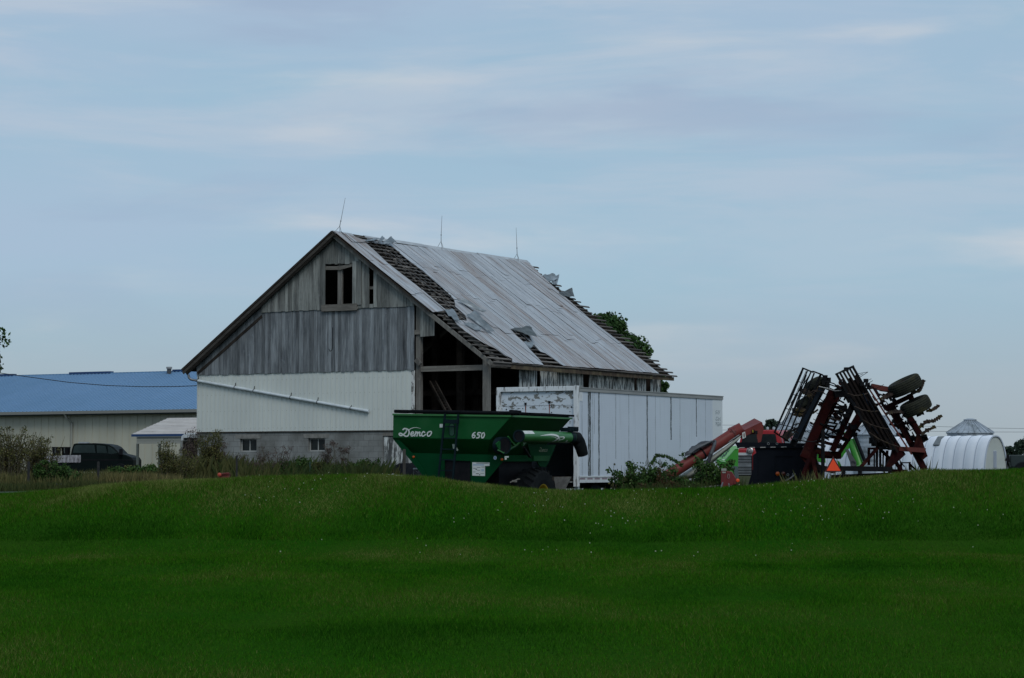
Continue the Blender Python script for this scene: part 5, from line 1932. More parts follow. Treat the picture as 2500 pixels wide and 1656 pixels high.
for a, b, w_, d in (((2142, 1094), (2102, 1140), 8, .1), ((2150, 1098), (2180, 1128), 7, .4), ((2166, 1100), (2164, 1145), 6, .7), ((2121, 1094), (2121, 1136), 6, .6)):
    bar('mast_leg', a, b, w_, d, M['cred'])
bar('mast_top', (2120, 1095.5), (2170, 1095.5), 5, .35, M['cred'], .3)
for x in (2134.5, 2141, 2149, 2156):
    bar('hydraulic_ram', (x, 1078 if x in (2141, 2149) else 1100), (x, 1142), 3.4 if x in (2134.5, 2156) else 5.5, .35, M['hbar'])
g = MB()
for px, py in ((2138, 1080), (2146, 1084), (2154, 1088), (2160, 1078), (2170, 1082), (2176, 1092)):
    p = V_(px, py, .2); s1 = rq.uniform(.06, .11); g.box(p.x - s1, p.x + s1, .1, .3, p.z - s1, p.z + s1 * .8)
g.build('valve_block', M['hbar'], cv)
bar('rear_beam', (2052, 1144), (2176, 1146), 12, .1, M['hbar'], .3)
bar('rear_beam', (2030, 1166), (2170, 1160), 12, .4, M['hbar_b'], .4)
bar('lower_frame', (2170, 1150), (2212, 1152), 10, .6, M['cred'], .3)
g = MB()
for a, b, w_ in (((2197, 1130), (2222, 1130), 3), ((2221, 1128), (2221, 1148), 4), ((2200, 1129), (2200, 1148), 4), ((2192, 1118), (2208, 1140), 2), ((2222, 1134), (2236, 1148), 4)):
    g.bar(V_(*a, .8), V_(*b, .8), .05, w_ / 94)
g.build('hitch_frame', M['cred'], cv)
bar('cross_member', (2190, 1060), (2240, 1075), 8, .9, M['hbar'], .3)
bar('cross_member', (2180, 1040), (2236, 1030), 6, 1.0, M['hbar_b'], .2)
bar('cross_member', (2204, 1066), (2262, 1072), 8, .9, M['hbar'], .2)
g = MB(); g.prism([V_(x, y, .8) for x, y in ((2244, 1064), (2262, 1060), (2267, 1074), (2250, 1084), (2240, 1074))], (0, .2, 0)); g.build('end_gusset', M['hbar'], cv)
# right wing: two gauge wheels seen edge on
for (x, y, rr_) in ((2210, 942, .45), (2236, 992, .41)):
    c = V_(x, y, .1)
    axd = Vector((-.42, -.08, .86)).normalized()
    g = MB()
    hw = .17
    prof = [(rr_ * .55, -hw * .75), (rr_ * .72, -hw * 1.0), (rr_ * .86, -hw * 1.0), (rr_ * .93, -hw * .9)]
    nrib = 5
    for i in range(nrib):
        a = -hw * .85 + i * (hw * 1.7) / nrib
        b = a + (hw * 1.7) / nrib
        cr_ = lambda q: 1 - .055 * (q / hw) ** 2
        prof += [(rr_ * .955 * cr_(a), a + .003), (rr_ * cr_(a), a + .010), (rr_ * cr_(b), b - .010), (rr_ * .955 * cr_(b), b - .003)]
    prof += [(rr_ * .93, hw * .9), (rr_ * .86, hw * 1.0), (rr_ * .72, hw * 1.0), (rr_ * .55, hw * .75)]
    g.ring(c, axd, prof, 40, True)
    wh = g.build('gauge_wheel', M['ctyre'], cv)
    g = MB(); g.ring(c, axd, [(rr_ * .56, .12), (rr_ * .5, .06), (rr_ * .2, .05), (0, .05)], 24); g.ring(c, -axd, [(rr_ * .56, .12), (rr_ * .5, .06), (rr_ * .2, .05), (0, .05)], 24); g.build('rim', M['worn'], wh)


def shanks(pts, d):
    """a row of worn curved shovels running away along a beam"""
    g = MB()
    for (x0, y0), (x1, y1) in zip(pts[:-1], pts[1:]):
        n = max(2, int(math.hypot(x1 - x0, y1 - y0) / 5))
        for i in range(n):
            u = (i + .5) / n
            px, py = x0 + (x1 - x0) * u, y0 + (y1 - y0) * u
            p = V_(px, py, d + rq.uniform(-.06, .06))
            s1 = rq.uniform(.032, .062)
            a = rq.uniform(0, 3)
            g.prism([p + Vector((math.cos(t + a) * s1 * q_, 0, math.sin(t + a) * s1 * q_)) for t, q_ in ((0, 1.3), (.9, .8), (1.7, 1.2), (2.6, .7), (3.4, 1.3), (4.4, .8), (5.2, 1.1))], (0, .06, 0))
        g.bar(V_(x0, y0, d + .03), V_(x1, y1, d + .03), .05, .06)
    return g.build('shovel_row', M['worn'], cv)


shanks([(2226, 960), (2244, 955), (2252, 940), (2256, 928)], .0)
shanks([(2150, 975), (2178, 962), (2196, 958)], -.05)
shanks([(2164, 1010), (2190, 1004), (2206, 1008), (2222, 996)], -.05)
shanks([(2240, 1014), (2254, 1008)], .1)
shanks([(2262, 1004), (2280, 1000), (2292, 990)], .1)
shanks([(2244, 1045), (2262, 1030), (2280, 1028), (2300, 1015)], .1)
shanks([(2250, 1060), (2266, 1050), (2284, 1042)], .2)
shanks([(2136, 990), (2150, 985), (2160, 978)], .2)
# slow vehicle triangle
g = MB()
g.mi = 1; g.prism([V_(2034, 1114, -.02), V_(2013, 1152.5, -.02), V_(2057, 1152.5, -.02)], (0, .01, 0))
g.mi = 0; g.prism([V_(2034, 1119.6, -.03), V_(2018.5, 1149.5, -.03), V_(2052, 1149.8, -.03)], (0, .006, 0))
g.build('warning_triangle', [mat('fluorescent_orange', (.80, .065, .012), rough=.5), mat('dark_red_border', (.05, .006, .008))], cv)
g = MB()
for px in (2027, 2036, 2047):
    g.ring(V_(px, 1157, -.05), (0, -1, 0), [(.018, 0), (.03, 0), (.03, .02), (.018, .02)], 10, True)
g.build('hitch_ring', M['steel'], cv)

# lime green auger behind the cultivator
Ga = Fr(2080, 63.5, 0, 0.0)
ga = Ga.empty('lime_auger', label='lime green auger with black rail leaning behind the folded cultivator', category='auger')
v = lambda px, py, d=0.0: Ga.hit(px, py, 'y', d)
g = MB(); g.tube(v(2080, 1075, .3), v(2101, 1145, 0), .13, seg=20); g.build('tube', M['lime'], ga, smooth=True)
g = MB(); g.prism([v(x, y, .2) for x, y in ((2052, 1110), (2058, 1092), (2070, 1082), (2078, 1090), (2062, 1108), (2056, 1118))], (0, .3, 0))
g.prism([v(x, y, .3) for x, y in ((1986, 1108), (2014, 1106), (2016, 1130), (2000, 1128), (1990, 1122))], (0, .5, 0))
g.prism([v(x, y, .3) for x, y in ((2062, 1056), (2074, 1052), (2078, 1075), (2064, 1070))], (0, .3, 0))
g.prism([v(x, y, .3) for x, y in ((2044, 1124), (2050, 1128), (2056, 1142), (2050, 1142))], (0, .1, 0)); g.build('hopper', M['lime'], ga)
g = MB(); g.bar(v(2086, 1062, .1), v(2112, 1128, -.1), .1, .06); g.build('rail', M['hbar'], ga)
g = MB(); g.prism([v(x, y, -.1) for x, y in ((2064, 1096), (2072, 1098), (2084, 1118), (2090, 1128), (2091, 1142), (2078, 1142), (2076, 1128))], (0, .08, 0)); g.ring(v(2083, 1130, -.14), (0, -1, 0), [(.07, 0), (.085, 0), (.085, .03), (.07, .03)], 20, True)
g.build('drive_cover', mat('grey_cover', (.07, .075, .085)), ga)
g = MB(); g.ring(v(2099, 1135, -.0), (.3, 0, -.95), [(.132, -.01), (.15, -.01), (.15, .01), (.132, .01)], 20, True); g.build('band', M['lime_pale'], ga)
for px in (2060, 2100):
    g = MB(); p = v(px, 1140); g.box(p.x - .05, p.x + .05, 0, .1, 0, p.z); g.build('leg', M['black'], ga)

# ------------------------------------------------------------------ BLUE ROOFED SHED
H = Fr(481, 140, 30, .5)
sh = H.empty('machine_shed', label='long beige metal shed with blue ribbed roof left of the barn', category='shed')
v = lambda px, py, ax='y', d=0.0: H.hit(px, py, ax, d)
ze = v(240, 1003).z
LX, RX2 = -38.0, 8.0
_r = v(240, 912, 'y', 9.0)
zr = _r.z
M['beige'] = mat('beige_siding', (.42, .415, .335), (.37, .365, .295), .8, (1, 1, .4), rough=.6)
k = Mat('blue_roof_metal')
c_ = k.mix(k.noise(.25, (1, .4, 1), .35, .65), (.150, .270, .425), (.13, .245, .385))
k.col(c_); M['blue'] = k.fin(.5, 0, .35)
M['blue_dk'] = mat('dark_blue_trim', (.012, .045, .13), rough=.5)
g = MB()
g.box(LX, RX2, 0, .1, -1, ze - .25)
x = LX
while x < RX2:
    g.box(x, x + .05, -.03, -.001, -1, ze - .25)
    x += .3 if int(x * 10) % 2 else .6
g.build('wall', M['beige'], sh)
g = MB(); g.box(RX2 - .1, RX2, .11, 18, -1, ze - .25); g.box(LX, RX2, 17.9, 18, -1, ze - .25); g.box(LX, LX + .1, .11, 17.8, -1, ze - .25)
g.prism([(RX2 - .05, 0.1, ze - .25), (RX2 - .05, 17.9, ze - .25), (RX2 - .05, 9, zr - .1)], (-.03, 0, 0))
g.build('end_wall', M['beige'], sh)
g = MB()
g.add([(LX, -.6, ze), (RX2, -.6, ze), (RX2, 9, zr), (LX, 9, zr), (LX, -.6, ze - .06), (RX2, -.6, ze - .06), (RX2, 9, zr - .06), (LX, 9, zr - .06)], MB.BF)
g.add([(LX, 9, zr), (RX2, 9, zr), (RX2, 18.5, ze), (LX, 18.5, ze)], [(0, 1, 2, 3)])
sl_ = (zr - ze) / 9.6
n = int((RX2 - LX) / .31)
for i in range(n):
    x = LX + i * .31
    g.bar((x, -.61, ze + .02), (x, 9, zr + .02), .045, .05, up=(0, 0, 1))
rf_ = g.build('roof', M['blue'], sh)
g = MB()
for x0, x1 in ((v(488 - 315, 906, 'y', 9).x, v(273, 906, 'y', 9).x), (v(-130, 908, 'y', 9).x, v(36, 908, 'y', 9).x), (v(425, 903, 'y', 9).x, v(560, 903, 'y', 9).x)):
    g.box(x0, x1, 8.8, 9.2, zr - .02, zr + .12)
g.build('ridge_vent', M['blue_dk'], rf_)
g = MB(); g.box(LX, RX2, 8.85, 9.15, zr - .05, zr + .03); g.build('ridge_cap', mat('blue_cap', (.10, .21, .34)), rf_)
c = v(413, 905, 'y', 8.4)
g = MB(); g.mi = 0; g.tube((c.x, 8.4, zr - .2), (c.x, 8.4, zr + .16), .15, seg=14); g.mi = 1; g.tube((c.x, 8.4, zr + .16), (c.x, 8.4, zr + .28), .20, seg=14); g.build('roof_vent', [mat('vent_dark', (.05, .055, .06)), mat('vent_cap', (.24, .25, .25))], rf_)
g = MB(); g.box(LX, RX2, -.72, -.605, ze - .2, ze - .02); g.build('gutter', mat('gutter', (.19, .195, .18)), sh)
g = MB(); g.box(LX, RX2, -.6, .1, ze - .26, ze - .21); g.build('soffit', mat('soffit_dark', (.01, .03, .05)), sh)
x = v(177, 1050).x
g = MB(); g.path([(x - .12, -.66, ze - .15), (x - .1, -.5, ze - .4), (x, -.08, ze - .75), (x, -.08, -1)], .07, 8); g.build('downspout', mat('downspout', (.27, .28, .25)), sh, smooth=True)

# ------------------------------------------------------------------ CARPORT
Cp = Fr(322, 104, 30, .55)
cpt = Cp.empty('carport', label='open carport with pale ribbed roof in front of the beige shed', category='carport')
v = lambda px, py, ax='y', d=0.0: Cp.hit(px, py, ax, d)
z0 = v(322, 1060).z; z1 = v(394, 1021, 'y', 2.6).z
xr = 4.8
M['pale_roof'] = mat('pale_roof_metal', (.50, .48, .46), (.42, .40, .385), 1.2, (1, 2, 1), c3=(.30, .25, .22), s3=3, lo3=.66, hi3=.72)
M['pale_wall'] = mat('pale_panel', (.24, .25, .225), rough=.6)
g = MB()
g.add([(0, 0, z0), (xr, 0, z0), (xr, 2.6, z1), (0.0, 2.6, z1), (0, 0, z0 - .03), (xr, 0, z0 - .03), (xr, 2.6, z1 - .03), (0, 2.6, z1 - .03)], MB.BF)
g.add([(0, 2.6, z1), (xr, 2.6, z1), (xr, 5.2, z0), (0, 5.2, z0)], [(0, 1, 2, 3)])
for i in range(11):
    u = (i + .5) / 11
    g.bar((0, 2.6 * u, z0 + (z1 - z0) * u + .012), (xr, 2.6 * u, z0 + (z1 - z0) * u + .012), .03, .03)
g.build('roof', M['pale_roof'], cpt)
g = MB(); g.box(-.02, xr, -.04, -.001, z0 - .12, z0 - .01); g.build('eave_trim', M['blue_dk'], cpt)
g = MB()
zw = v(350, 1081).z
xw = v(332, 1070).x
g.box(xw, xr, .05, .08, z0 - .13 - (z0 - .13 - zw) * .45, z0 - .13); g.box(xw, xr, .055, .085, zw, z0 - .14 - (z0 - .13 - zw) * .46)
g.box(xw, xr, .03, .1, zw - .05, zw - .005)
g.build('side_panel', M['pale_wall'], cpt)
for px in (333.5, 387, 441):
    x = v(px, 1100).x
    g = MB(); g.box(x - .045, x + .045, .03, .12, -.5, zw - .055); g.build('post', mat('grey_post', (.09, .105, .095)), cpt)
g = MB(); g.box(xw, xw + .1, 5.1, 5.2, -.5, z0 - .05); g.box(xr - .1, xr, 5.1, 5.2, -.5, z0 - .05); g.build('post', mat('grey_post', (.09, .105, .095)), cpt)

# rounded white trailer nose at the barn corner
Nn_ = Fr(441, 90, 30, .5)
ns = Nn_.empty('livestock_trailer', label='rounded white roof edge over a dark open trailer at the barn corner', category='trailer')
v = lambda px, py, d=0.0: Nn_.hit(px, py, 'y', d)
za, zb_ = v(450, 1058).z, v(450, 1070).z
g = MB()
pr = []
for i in range(7):
    t = i * math.pi / 12
    pr.append((.35 - .35 * math.cos(t), zb_ + (za - zb_) * math.sin(t)))
poly = [(0, -.0, zb_ - .1)] + [(x, 0, z) for x, z in pr] + [(2.2, 0, za), (2.2, 0, zb_ - .0), (.12, 0, zb_), (.1, 0, zb_ - .1)]
g.prism(poly, (0, 3.0, 0)); g.build('roof', M['white'], ns, bevel=.02)
g = MB(); g.box(.1, 2.2, .02, 2.9, -.1, zb_ - .11); g.build('body', M['dark'], ns)
g = MB(); g.box(.0, .09, -.02, .06, -.4, zb_ - .11); g.build('corner_post', mat('pale_corner', (.22, .23, .22), (.08, .08, .08), 4), ns)
for x in (.5, 1.7):
    g = MB(); g.ring((x, .4, -.2), (1, 0, 0), [(.2, -.1), (.33, -.1), (.36, 0), (.33, .1), (.2, .1)], 18, True)
    g.build('wheel', M['rubber'], ns, smooth=True)

# ------------------------------------------------------------------ PICKUP
Pk = Fr(212, 128, 5, .9)
pk = Pk.empty('pickup_truck', label='dark green crew cab pickup with silver bed side parked in tall weeds', category='pickup truck')
v = lambda px, py, d=0.0: Pk.hit(px, py, 'y', d)
M['pk'] = mat('dark_teal_paint', (.003, .006, .006), (.004, .008, .008), 2, rough=.5, spec=.06)
M['pkg'] = mat('pickup_glass', (.016, .026, .027), (.028, .042, .042), 1.2, rough=.3, spec=.1)
body = [(104, 1113), (172, 1111), (175, 1096), (179.5, 1084), (186, 1082.6), (232, 1082), (252, 1083.5), (266, 1086), (276, 1091), (292, 1107.5), (309, 1111.5), (321, 1116.5), (325, 1124), (325, 1152), (104, 1152)]
g = MB(); g.prism([v(x, y) for x, y in body], (0, 1.9, 0)); g.build('body', M['pk'], pk, bevel=.05)
for poly in ([(178, 1106), (181, 1090), (187, 1086.5), (230, 1086.5), (233, 1106)], [(237, 1106), (236, 1087), (257, 1089), (262, 1107)], [(264, 1107.5), (263, 1089), (272, 1093), (287, 1106), (272, 1109)]):
    g = MB(); g.prism([v(x, y, -.012) for x, y in poly], (0, .008, 0)); g.build('side_window', M['pkg'], pk)
g = MB(); g.prism([v(x, y, -.03) for x, y in ((108, 1112.5), (197, 1111.5), (197, 1128), (108, 1130))], (0, .02, 0))
for i in range(24):
    a = v(109 + i * 3.7, 1112.5, -.05); b = v(109 + i * 3.7 + 1.4, 1130, -.05); g.box(a.x, b.x, -.06, -.031, b.z, a.z)
g.build('bed_side', mat('silver_ribbed', (.40, .40, .43), (.12, .11, .12), 2.5, (3, 1, 1), rough=.45, metal=.3), pk)
g = MB(); a, b = v(200, 1122, -.02), v(322, 1124.5, -.02); g.box(a.x, b.x, -.015, -.001, b.z, a.z); a, b = v(205, 1110.5, -.02), v(290, 1111.6, -.02); g.box(a.x, b.x, -.012, -.001, b.z, a.z); g.build('body_trim', M['black'], pk)
g = MB(); c = v(296, 1104, -.15); g.box(c.x - .09, c.x + .09, -.3, -.1, c.z - .17, c.z + .18); g.bar(v(289, 1109, -.0), v(296, 1107, -.2), .05); g.build('door_mirror', M['black'], pk, bevel=.04)
for px in (140, 294):
    c = v(px, 1150, -.02)
    g = MB(); g.ring((c.x, .12, c.z), (0, 1, 0), [(.22, -.14), (.38, -.15), (.43, -.1), (.43, .1), (.38, .15), (.22, .14)], 26, True); g.build('wheel', M['rubber'], pk, smooth=True)
g = MB(); c = v(212, 1081.5, .5); g.box(c.x - .5, c.x + .1, .5, .7, c.z - .02, c.z + .05); g.build('roof_light', M['chrome'], pk)
tubs = []
for i, (px, lab) in enumerate(((138, 'black round tub at the tail end of the pickup bed'), (160, 'black round tub against the cab of the pickup'))):
    c = v(px, 1112, .8 + .25 * i)
    w0 = Pk.M @ Vector((c.x, .8 + .3 * i, c.z)) + Pk.o
    tb = thing('water_tub', w0, -Pk.a, label=lab, category='tub', group='black tubs in the pickup bed')
    g = MB(); g.ring((0, 0, 0), (0, 0, 1), [(0, .0), (.22, .0), (.255, .42), (.275, .43), (.275, .47), (.23, .47), (.20, .05), (0, .05)], 22); g.build('shell', M['black'], tb, smooth=True)
    g = MB(); g.bar((.0, -.27, .12), (.0, -.29, .42), .03, .01); g.build('glint_strip', mat('tub_glint', (.10, .13, .13)), tb)  # pale strip on the tub front, a highlight put in as colour

# ------------------------------------------------------------------ QUONSET AND BINS
Qn = Fr(2402, 140, -32, 0.0)
M['quon'] = mat('white_corrugated', (.78, .82, .88), (.68, .72, .78), .6, (1, 1, .6), rough=.5, spec=.3)
M['quon_end'] = mat('grey_end_wall', (.40, .44, .42), (.35, .39, .375), .7, rough=.6)
M['seamgrey'] = mat('seam_grey', (.40, .45, .52), rough=.6)
qh = Qn.empty('quonset_hut', label='long white ribbed arched hut with grey louvred end wall at right', category='quonset hut')
v = lambda px, py, ax='y', d=0.0: Qn.hit(px, py, ax, d)
# end wall lies in the plane y = 0; the arch runs back and to the left
ex0, ex1 = v(2402, 1140).x, v(2461, 1140).x
exc = (ex0 + ex1) / 2
ezt = v(2430, 1064.5).z
rx_ = (ex1 - ex0) / 2
arch = []
na = 26
for i in range(na + 1):
    t = math.pi * i / na
    cx_, sx_ = math.cos(t), math.sin(t)
    arch.append((exc - rx_ * 1.02 * math.copysign(abs(cx_) ** .8, cx_), -.3 + (ezt + .3) * abs(sx_) ** .92))
QL = 18.5
g = MB()
vs = []
nn = 150
for j in range(nn + 1):
    y = QL * j / nn
    b = .0 + .05 * abs(math.sin(math.pi * y / .93))
    for x, z in arch:
        vs.append((exc + (x - exc) * (1 + b / rx_), y, z * (1 + b / ezt) if z > 0 else z))
m_ = na + 1
g.add(vs, [(j * m_ + i, (j + 1) * m_ + i, (j + 1) * m_ + i + 1, j * m_ + i + 1) for j in range(nn) for i in range(na)])
g.build('arched_shell', M['quon'], qh, smooth='all')
g = MB()
j = 0
while j * .93 < QL:
    y = j * .93
    for (a, b) in zip(arch[:-1], arch[1:]):
        g.bar((a[0], y, a[1]), (b[0], y, b[1]), .07, .05, up=(0, 1, 0))
    j += 1
g.build('seam_ribs', M['seamgrey'], qh)
g = MB(); g.prism([(x, .06, z) for x, z in arch], (0, .05, 0)); g.build('end_wall', M['quon_end'], qh)
g = MB(); g.prism([(x, QL - .1, z) for x, z in arch], (0, .05, 0)); g.build('end_wall', M['quon_end'], qh)
g = MB()
for i in range(22):
    py = 1101.5 + i * 1.9
    a, b = v(2427, py), v(2434, py + .9)
    g.box(a.x, b.x, .02, .055, b.z, a.z)
a, b = v(2426.5, 1100.5), v(2434.5, 1141)
g.box(a.x, b.x, .045, .058, b.z, a.z)
g.build('louvre', M['seamgrey'], qh)
M['vgrey'] = mat('vent_grey', (.17, .19, .20), (.13, .15, .16), 3)
for px in (2282, 2117):
    c = v(px, 1078, 'x', exc - rx_ * .80)
    g = MB()
    zc_ = v(px, 1076, 'x', exc - rx_ * .80).z
    A0 = Vector((exc - rx_ * 1.0, c.y, zc_ - .55)); A1 = Vector((exc - rx_ * .62, c.y, zc_ + .55))
    ka = 8
    A0 = Vector((arch[ka][0] - .03, c.y, arch[ka][1] + .03)); A1 = Vector((arch[ka + 4][0] - .03, c.y, arch[ka + 4][1] + .03))
    g.bar(A0, A1, .62, .16, up=(-.6, 0, .8)); g.build('side_vent', M['vgrey'], qh, bevel=.07)

M['galv'] = mat('galvanised_bin', (.33, .38, .43), (.26, .30, .34), 1.5, rough=.5, metal=.15, c3=(.16, .19, .21), s3=1.5, lo3=.5, hi3=.62)


def bin_(px, pw, y_eave, y_top, Y, label):
    Z_ = Fr(px, Y, 0, 0)
    b = Z_.empty('grain_bin', label=label, category='grain bin', group='round grain bins with cone roofs')
    r_ = pw / 2 / F * Y
    zE = Z_.hit(px, y_eave).z; zT = Z_.hit(px, y_top).z
    g = MB(); g.ring((0, 0, 0), (0, 0, 1), [(r_ * .965, -.2)] + [(r_ * (.965 + .008 * (i % 2)), zE * i / 24) for i in range(25)], 40); g.build('bin_wall', M['galv'], b)
    g = MB()
    nseg = 24
    g.ring((0, 0, 0), (0, 0, 1), [(r_ * 1.02, zE - .05), (r_ * 1.02, zE), (r_ * .60, zE + (zT - zE) * .55), (r_ * .27, zT - .05), (r_ * .24, zT)], nseg)
    for i in range(nseg):
        t = 2 * math.pi * i / nseg
        cs, sn = math.cos(t), math.sin(t)
        g.bar((cs * r_ * 1.02, sn * r_ * 1.02, zE + .03), (cs * r_ * .27, sn * r_ * .27, zT - .02), .05, .06)
    g.build('cone_roof', M['galv'], b)
    g = MB(); g.ring((0, 0, 0), (0, 0, 1), [(r_ * .27, zT), (r_ * .28, zT + .08), (r_ * .1, zT + .16), (0, zT + .16)], 20); g.build('roof_cap', M['galv'], b)
    return b


bin_(2369.5, 114, 1057, 1027.5, 158, 'grey grain bin with cone roof rising behind the right end of the arched hut')
bin_(2146, 128, 1061, 1018, 150, 'grain bin with cone roof seen through the right wing of the cultivator')
bin_(2040, 100, 1058, 1020, 158, 'grain bin with cone roof seen between the cultivator wings')
bin_(1942, 100, 1050, 1012, 150, 'pale grain bin behind the left harrow wing of the cultivator')

# dark tank trailer at the right edge
Dk = Fr(2485, 90, 10, .2)
dk = Dk.empty('tank_wagon', label='dark tarped wagon cut off by the right edge of the picture', category='wagon')
v = lambda px, py, d=0.0: Dk.hit(px, py, 'y', d)
g = MB(); g.prism([v(x, y) for x, y in ((2466, 1111), (2466, 1128), (2470, 1141), (2640, 1150), (2640, 1110))], (0, 1.8, 0)); g.build('body', mat('dark_green_tarp', (.010, .022, .024), (.015, .03, .03), 2), dk, bevel=.03)
g = MB(); g.prism([v(x, y, -.1) for x, y in ((2457, 1111), (2464, 1111), (2466, 1128), (2460, 1128), (2453, 1124), (2457, 1118))], (0, .3, 0)); g.bar(v(2459, 1126, 0), v(2458, 1160, 0), .05); g.build('hitch', M['black'], dk)
g = MB(); g.path([v(2484, 1141, -.05), v(2490, 1134, -.05), v(2500, 1131, -.05), v(2512, 1134, -.05)], .03, 6); g.ring(v(2500, 1152, -.1), (0, 1, 0), [(.2, -.1), (.36, -.1), (.4, 0), (.36, .1), (.2, .1)], 20, True); g.build('wheel', M['rubber'], dk)

# power lines in the distance and the service wire to the barn
for i, (ya_, yb_) in enumerate(((1041, 1047), (1053, 1055))):
    g = MB(); pts = [at(2270 - i * 10, ya_, 250), at(2400, (ya_ + yb_) / 2 + 1, 250), at(2520, yb_, 250), at(2800, yb_ - 10, 250)]
    pts = [at(1760, ya_ - 3, 250), at(2000, ya_ - 1, 250)] + pts
    g.path(pts, .022, 4)
    g.build('power_line', mat('wire_grey', (.25, .27, .28)), None, label=('upper' if i == 0 else 'lower') + ' distant power line above the right grain bins', category='power line', group='distant power lines')
g = MB(); pts = [at(-260, 860, 95), at(-100, 893, 95), at(0, 911, 95), at(80, 922, 94), at(170, 934, 92), at(260, 941.5, 90), at(350, 944.5, 88), at(430, 944, 86), at(480, 942, 85)]
g.path(pts, .016, 5)
g.build('service_wire', mat('service_wire', (.02, .03, .04)), None, label='thin dark wire sagging across the blue roof to the barn', category='wire')
g = MB(); g.tube((at(-260, 860, 95).x, 95, 0), at(-260, 850, 95), .13, seg=8); g.build('utility_pole', M['postwood'], None, label='wooden pole carrying the wire, left of the view', category='pole')

# ------------------------------------------------------------------ PLANTS
def leaf_mat(name, a, b, c=None):
    k = Mat(name)
    at_ = k.n('ShaderNodeAttribute', attribute_name='tint')
    cr = k.n('ShaderNodeValToRGB')
    cr.color_ramp.elements[0].color = (*a, 1); cr.color_ramp.elements[1].color = (*b, 1)
    if c:
        e = cr.color_ramp.elements.new(.85); e.color = (*b, 1)
        cr.color_ramp.elements[-1].color = (*c, 1)
    k.l(at_.outputs['Fac'], cr.inputs[0]); k.col(cr.outputs[0])
    return k.fin(.75, 0, .15)


M['leaf'] = leaf_mat('tree_leaves', (.014, .046, .012), (.050, .10, .028))
M['leaf_far'] = leaf_mat('far_tree_leaves', (.014, .030, .020), (.035, .055, .034))
M['leaf_bush'] = leaf_mat('bush_leaves', (.008, .028, .006), (.045, .095, .020), (.11, .15, .05))
M['leaf_brown'] = leaf_mat('browned_leaves', (.030, .022, .010), (.075, .045, .018))
M['leaf_olive'] = leaf_mat('olive_weed_leaves', (.022, .034, .010), (.105, .100, .032), (.15, .11, .05))
M['leaf_pink'] = leaf_mat('dry_pinkish_seed_heads', (.040, .034, .030), (.115, .085, .075))
M['twig'] = mat('dry_stems', (.075, .066, .036), (.036, .034, .02), 6, rough=.9)
M['bark'] = mat('bark', (.05, .045, .038), (.025, .022, .019), 5, (1, 1, .3), rough=.95)
M['straw'] = leaf_mat('tall_dry_grass_blades', (.012, .034, .006), (.110, .100, .038), (.21, .175, .085))


def leaves(name, C, Rr, per, size, m, parent, seed, flat=.8, aspect=.55, down=.3, tl=0.0, **k):
    """leaf faces scattered through clumps: C clump centres, Rr clump radii"""
    r = np.random.default_rng(seed)
    C = np.repeat(np.asarray(C, float), per, 0)
    n = len(C)
    RR = np.repeat(np.asarray(Rr, float), per)[:, None]
    d = r.normal(size=(n, 3)); d /= np.linalg.norm(d, axis=1)[:, None]
    P = C + d * RR * (r.uniform(.15, 1, n)[:, None] ** .5) * np.array([1, 1, flat])
    s = r.uniform(.6, 1.3, n)[:, None] * size
    a = r.normal(size=(n, 3)); a[:, 2] -= down; a /= np.linalg.norm(a, axis=1)[:, None]
    b = np.cross(a, r.normal(size=(n, 3))); b /= np.linalg.norm(b, axis=1)[:, None]
    V = np.stack([P - a * s, P + b * s * aspect, P + a * s, P - b * s * aspect], 1)
    clump_t = np.repeat(r.uniform(-.2, .2, len(C) // per), per)
    T_ = np.clip(.45 + clump_t + r.normal(0, .2, n) + tl, 0, 1)
    return npmesh(name, V.reshape(-1, 3), np.arange(n * 4).reshape(-1, 4), T_, m, parent, **k)


def tree(px, Y, top_py, crown_r, crown_h, label, seed, cat='tree', m='leaf', leaf=.16, group=None, n=70, per=110, lean=0.0, name='broadleaf_tree', zcen=None):
    Z_ = Fr(px, Y, 0, 0)
    zt = Z_.hit(px, top_py).z
    g0 = tz(Z_.o.x, Y)
    t = thing(name, (Z_.o.x, Y, g0), 0, label, cat, group)
    zt -= g0
    r = random.Random(seed)
    zc = zt - crown_h
    g = MB()
    th = max(.1, zt * .028)
    tp = [Vector((0, 0, -.3)), Vector((.05, 0, zc * .5)), Vector((lean * .4, .1, zc)), Vector((lean, 0, zt - crown_h * .3))]
    g.path(tp, [th, th * .8, th * .6, th * .15], 9)
    C, Rr = [], []
    for i in range(n):
        u = r.uniform(0, 1) ** .8
        z = zc - crown_h * .55 + u * crown_h * 1.5
        v_ = (z - (zc - crown_h * .55)) / (crown_h * 1.5)
        rad = crown_r * math.sqrt(max(0, 1 - (2 * v_ - 1) ** 2)) * r.uniform(.35, 1.0) * (1.05 - .25 * v_)
        a = r.uniform(0, 6.283)
        p = Vector((math.cos(a) * rad + lean * v_, math.sin(a) * rad, min(z, zt - .15)))
        C.append(p); Rr.append(r.uniform(.12, .24) * crown_r)
        if i % 3 == 0:
            b0 = Vector((lean * .3, 0, max(.5, z - crown_h * .35)))
            b0.z = min(b0.z, zc + crown_h * .4)
            g.path([b0, b0.lerp(p, .5) + Vector((0, 0, .1)), p], [th * .3, th * .2, th * .06], 5)
    g.build('trunk', M['bark'], t, smooth=True)
    leaves('crown', [tuple(c) for c in C], Rr, per, leaf, M[m], t, seed)
    return t


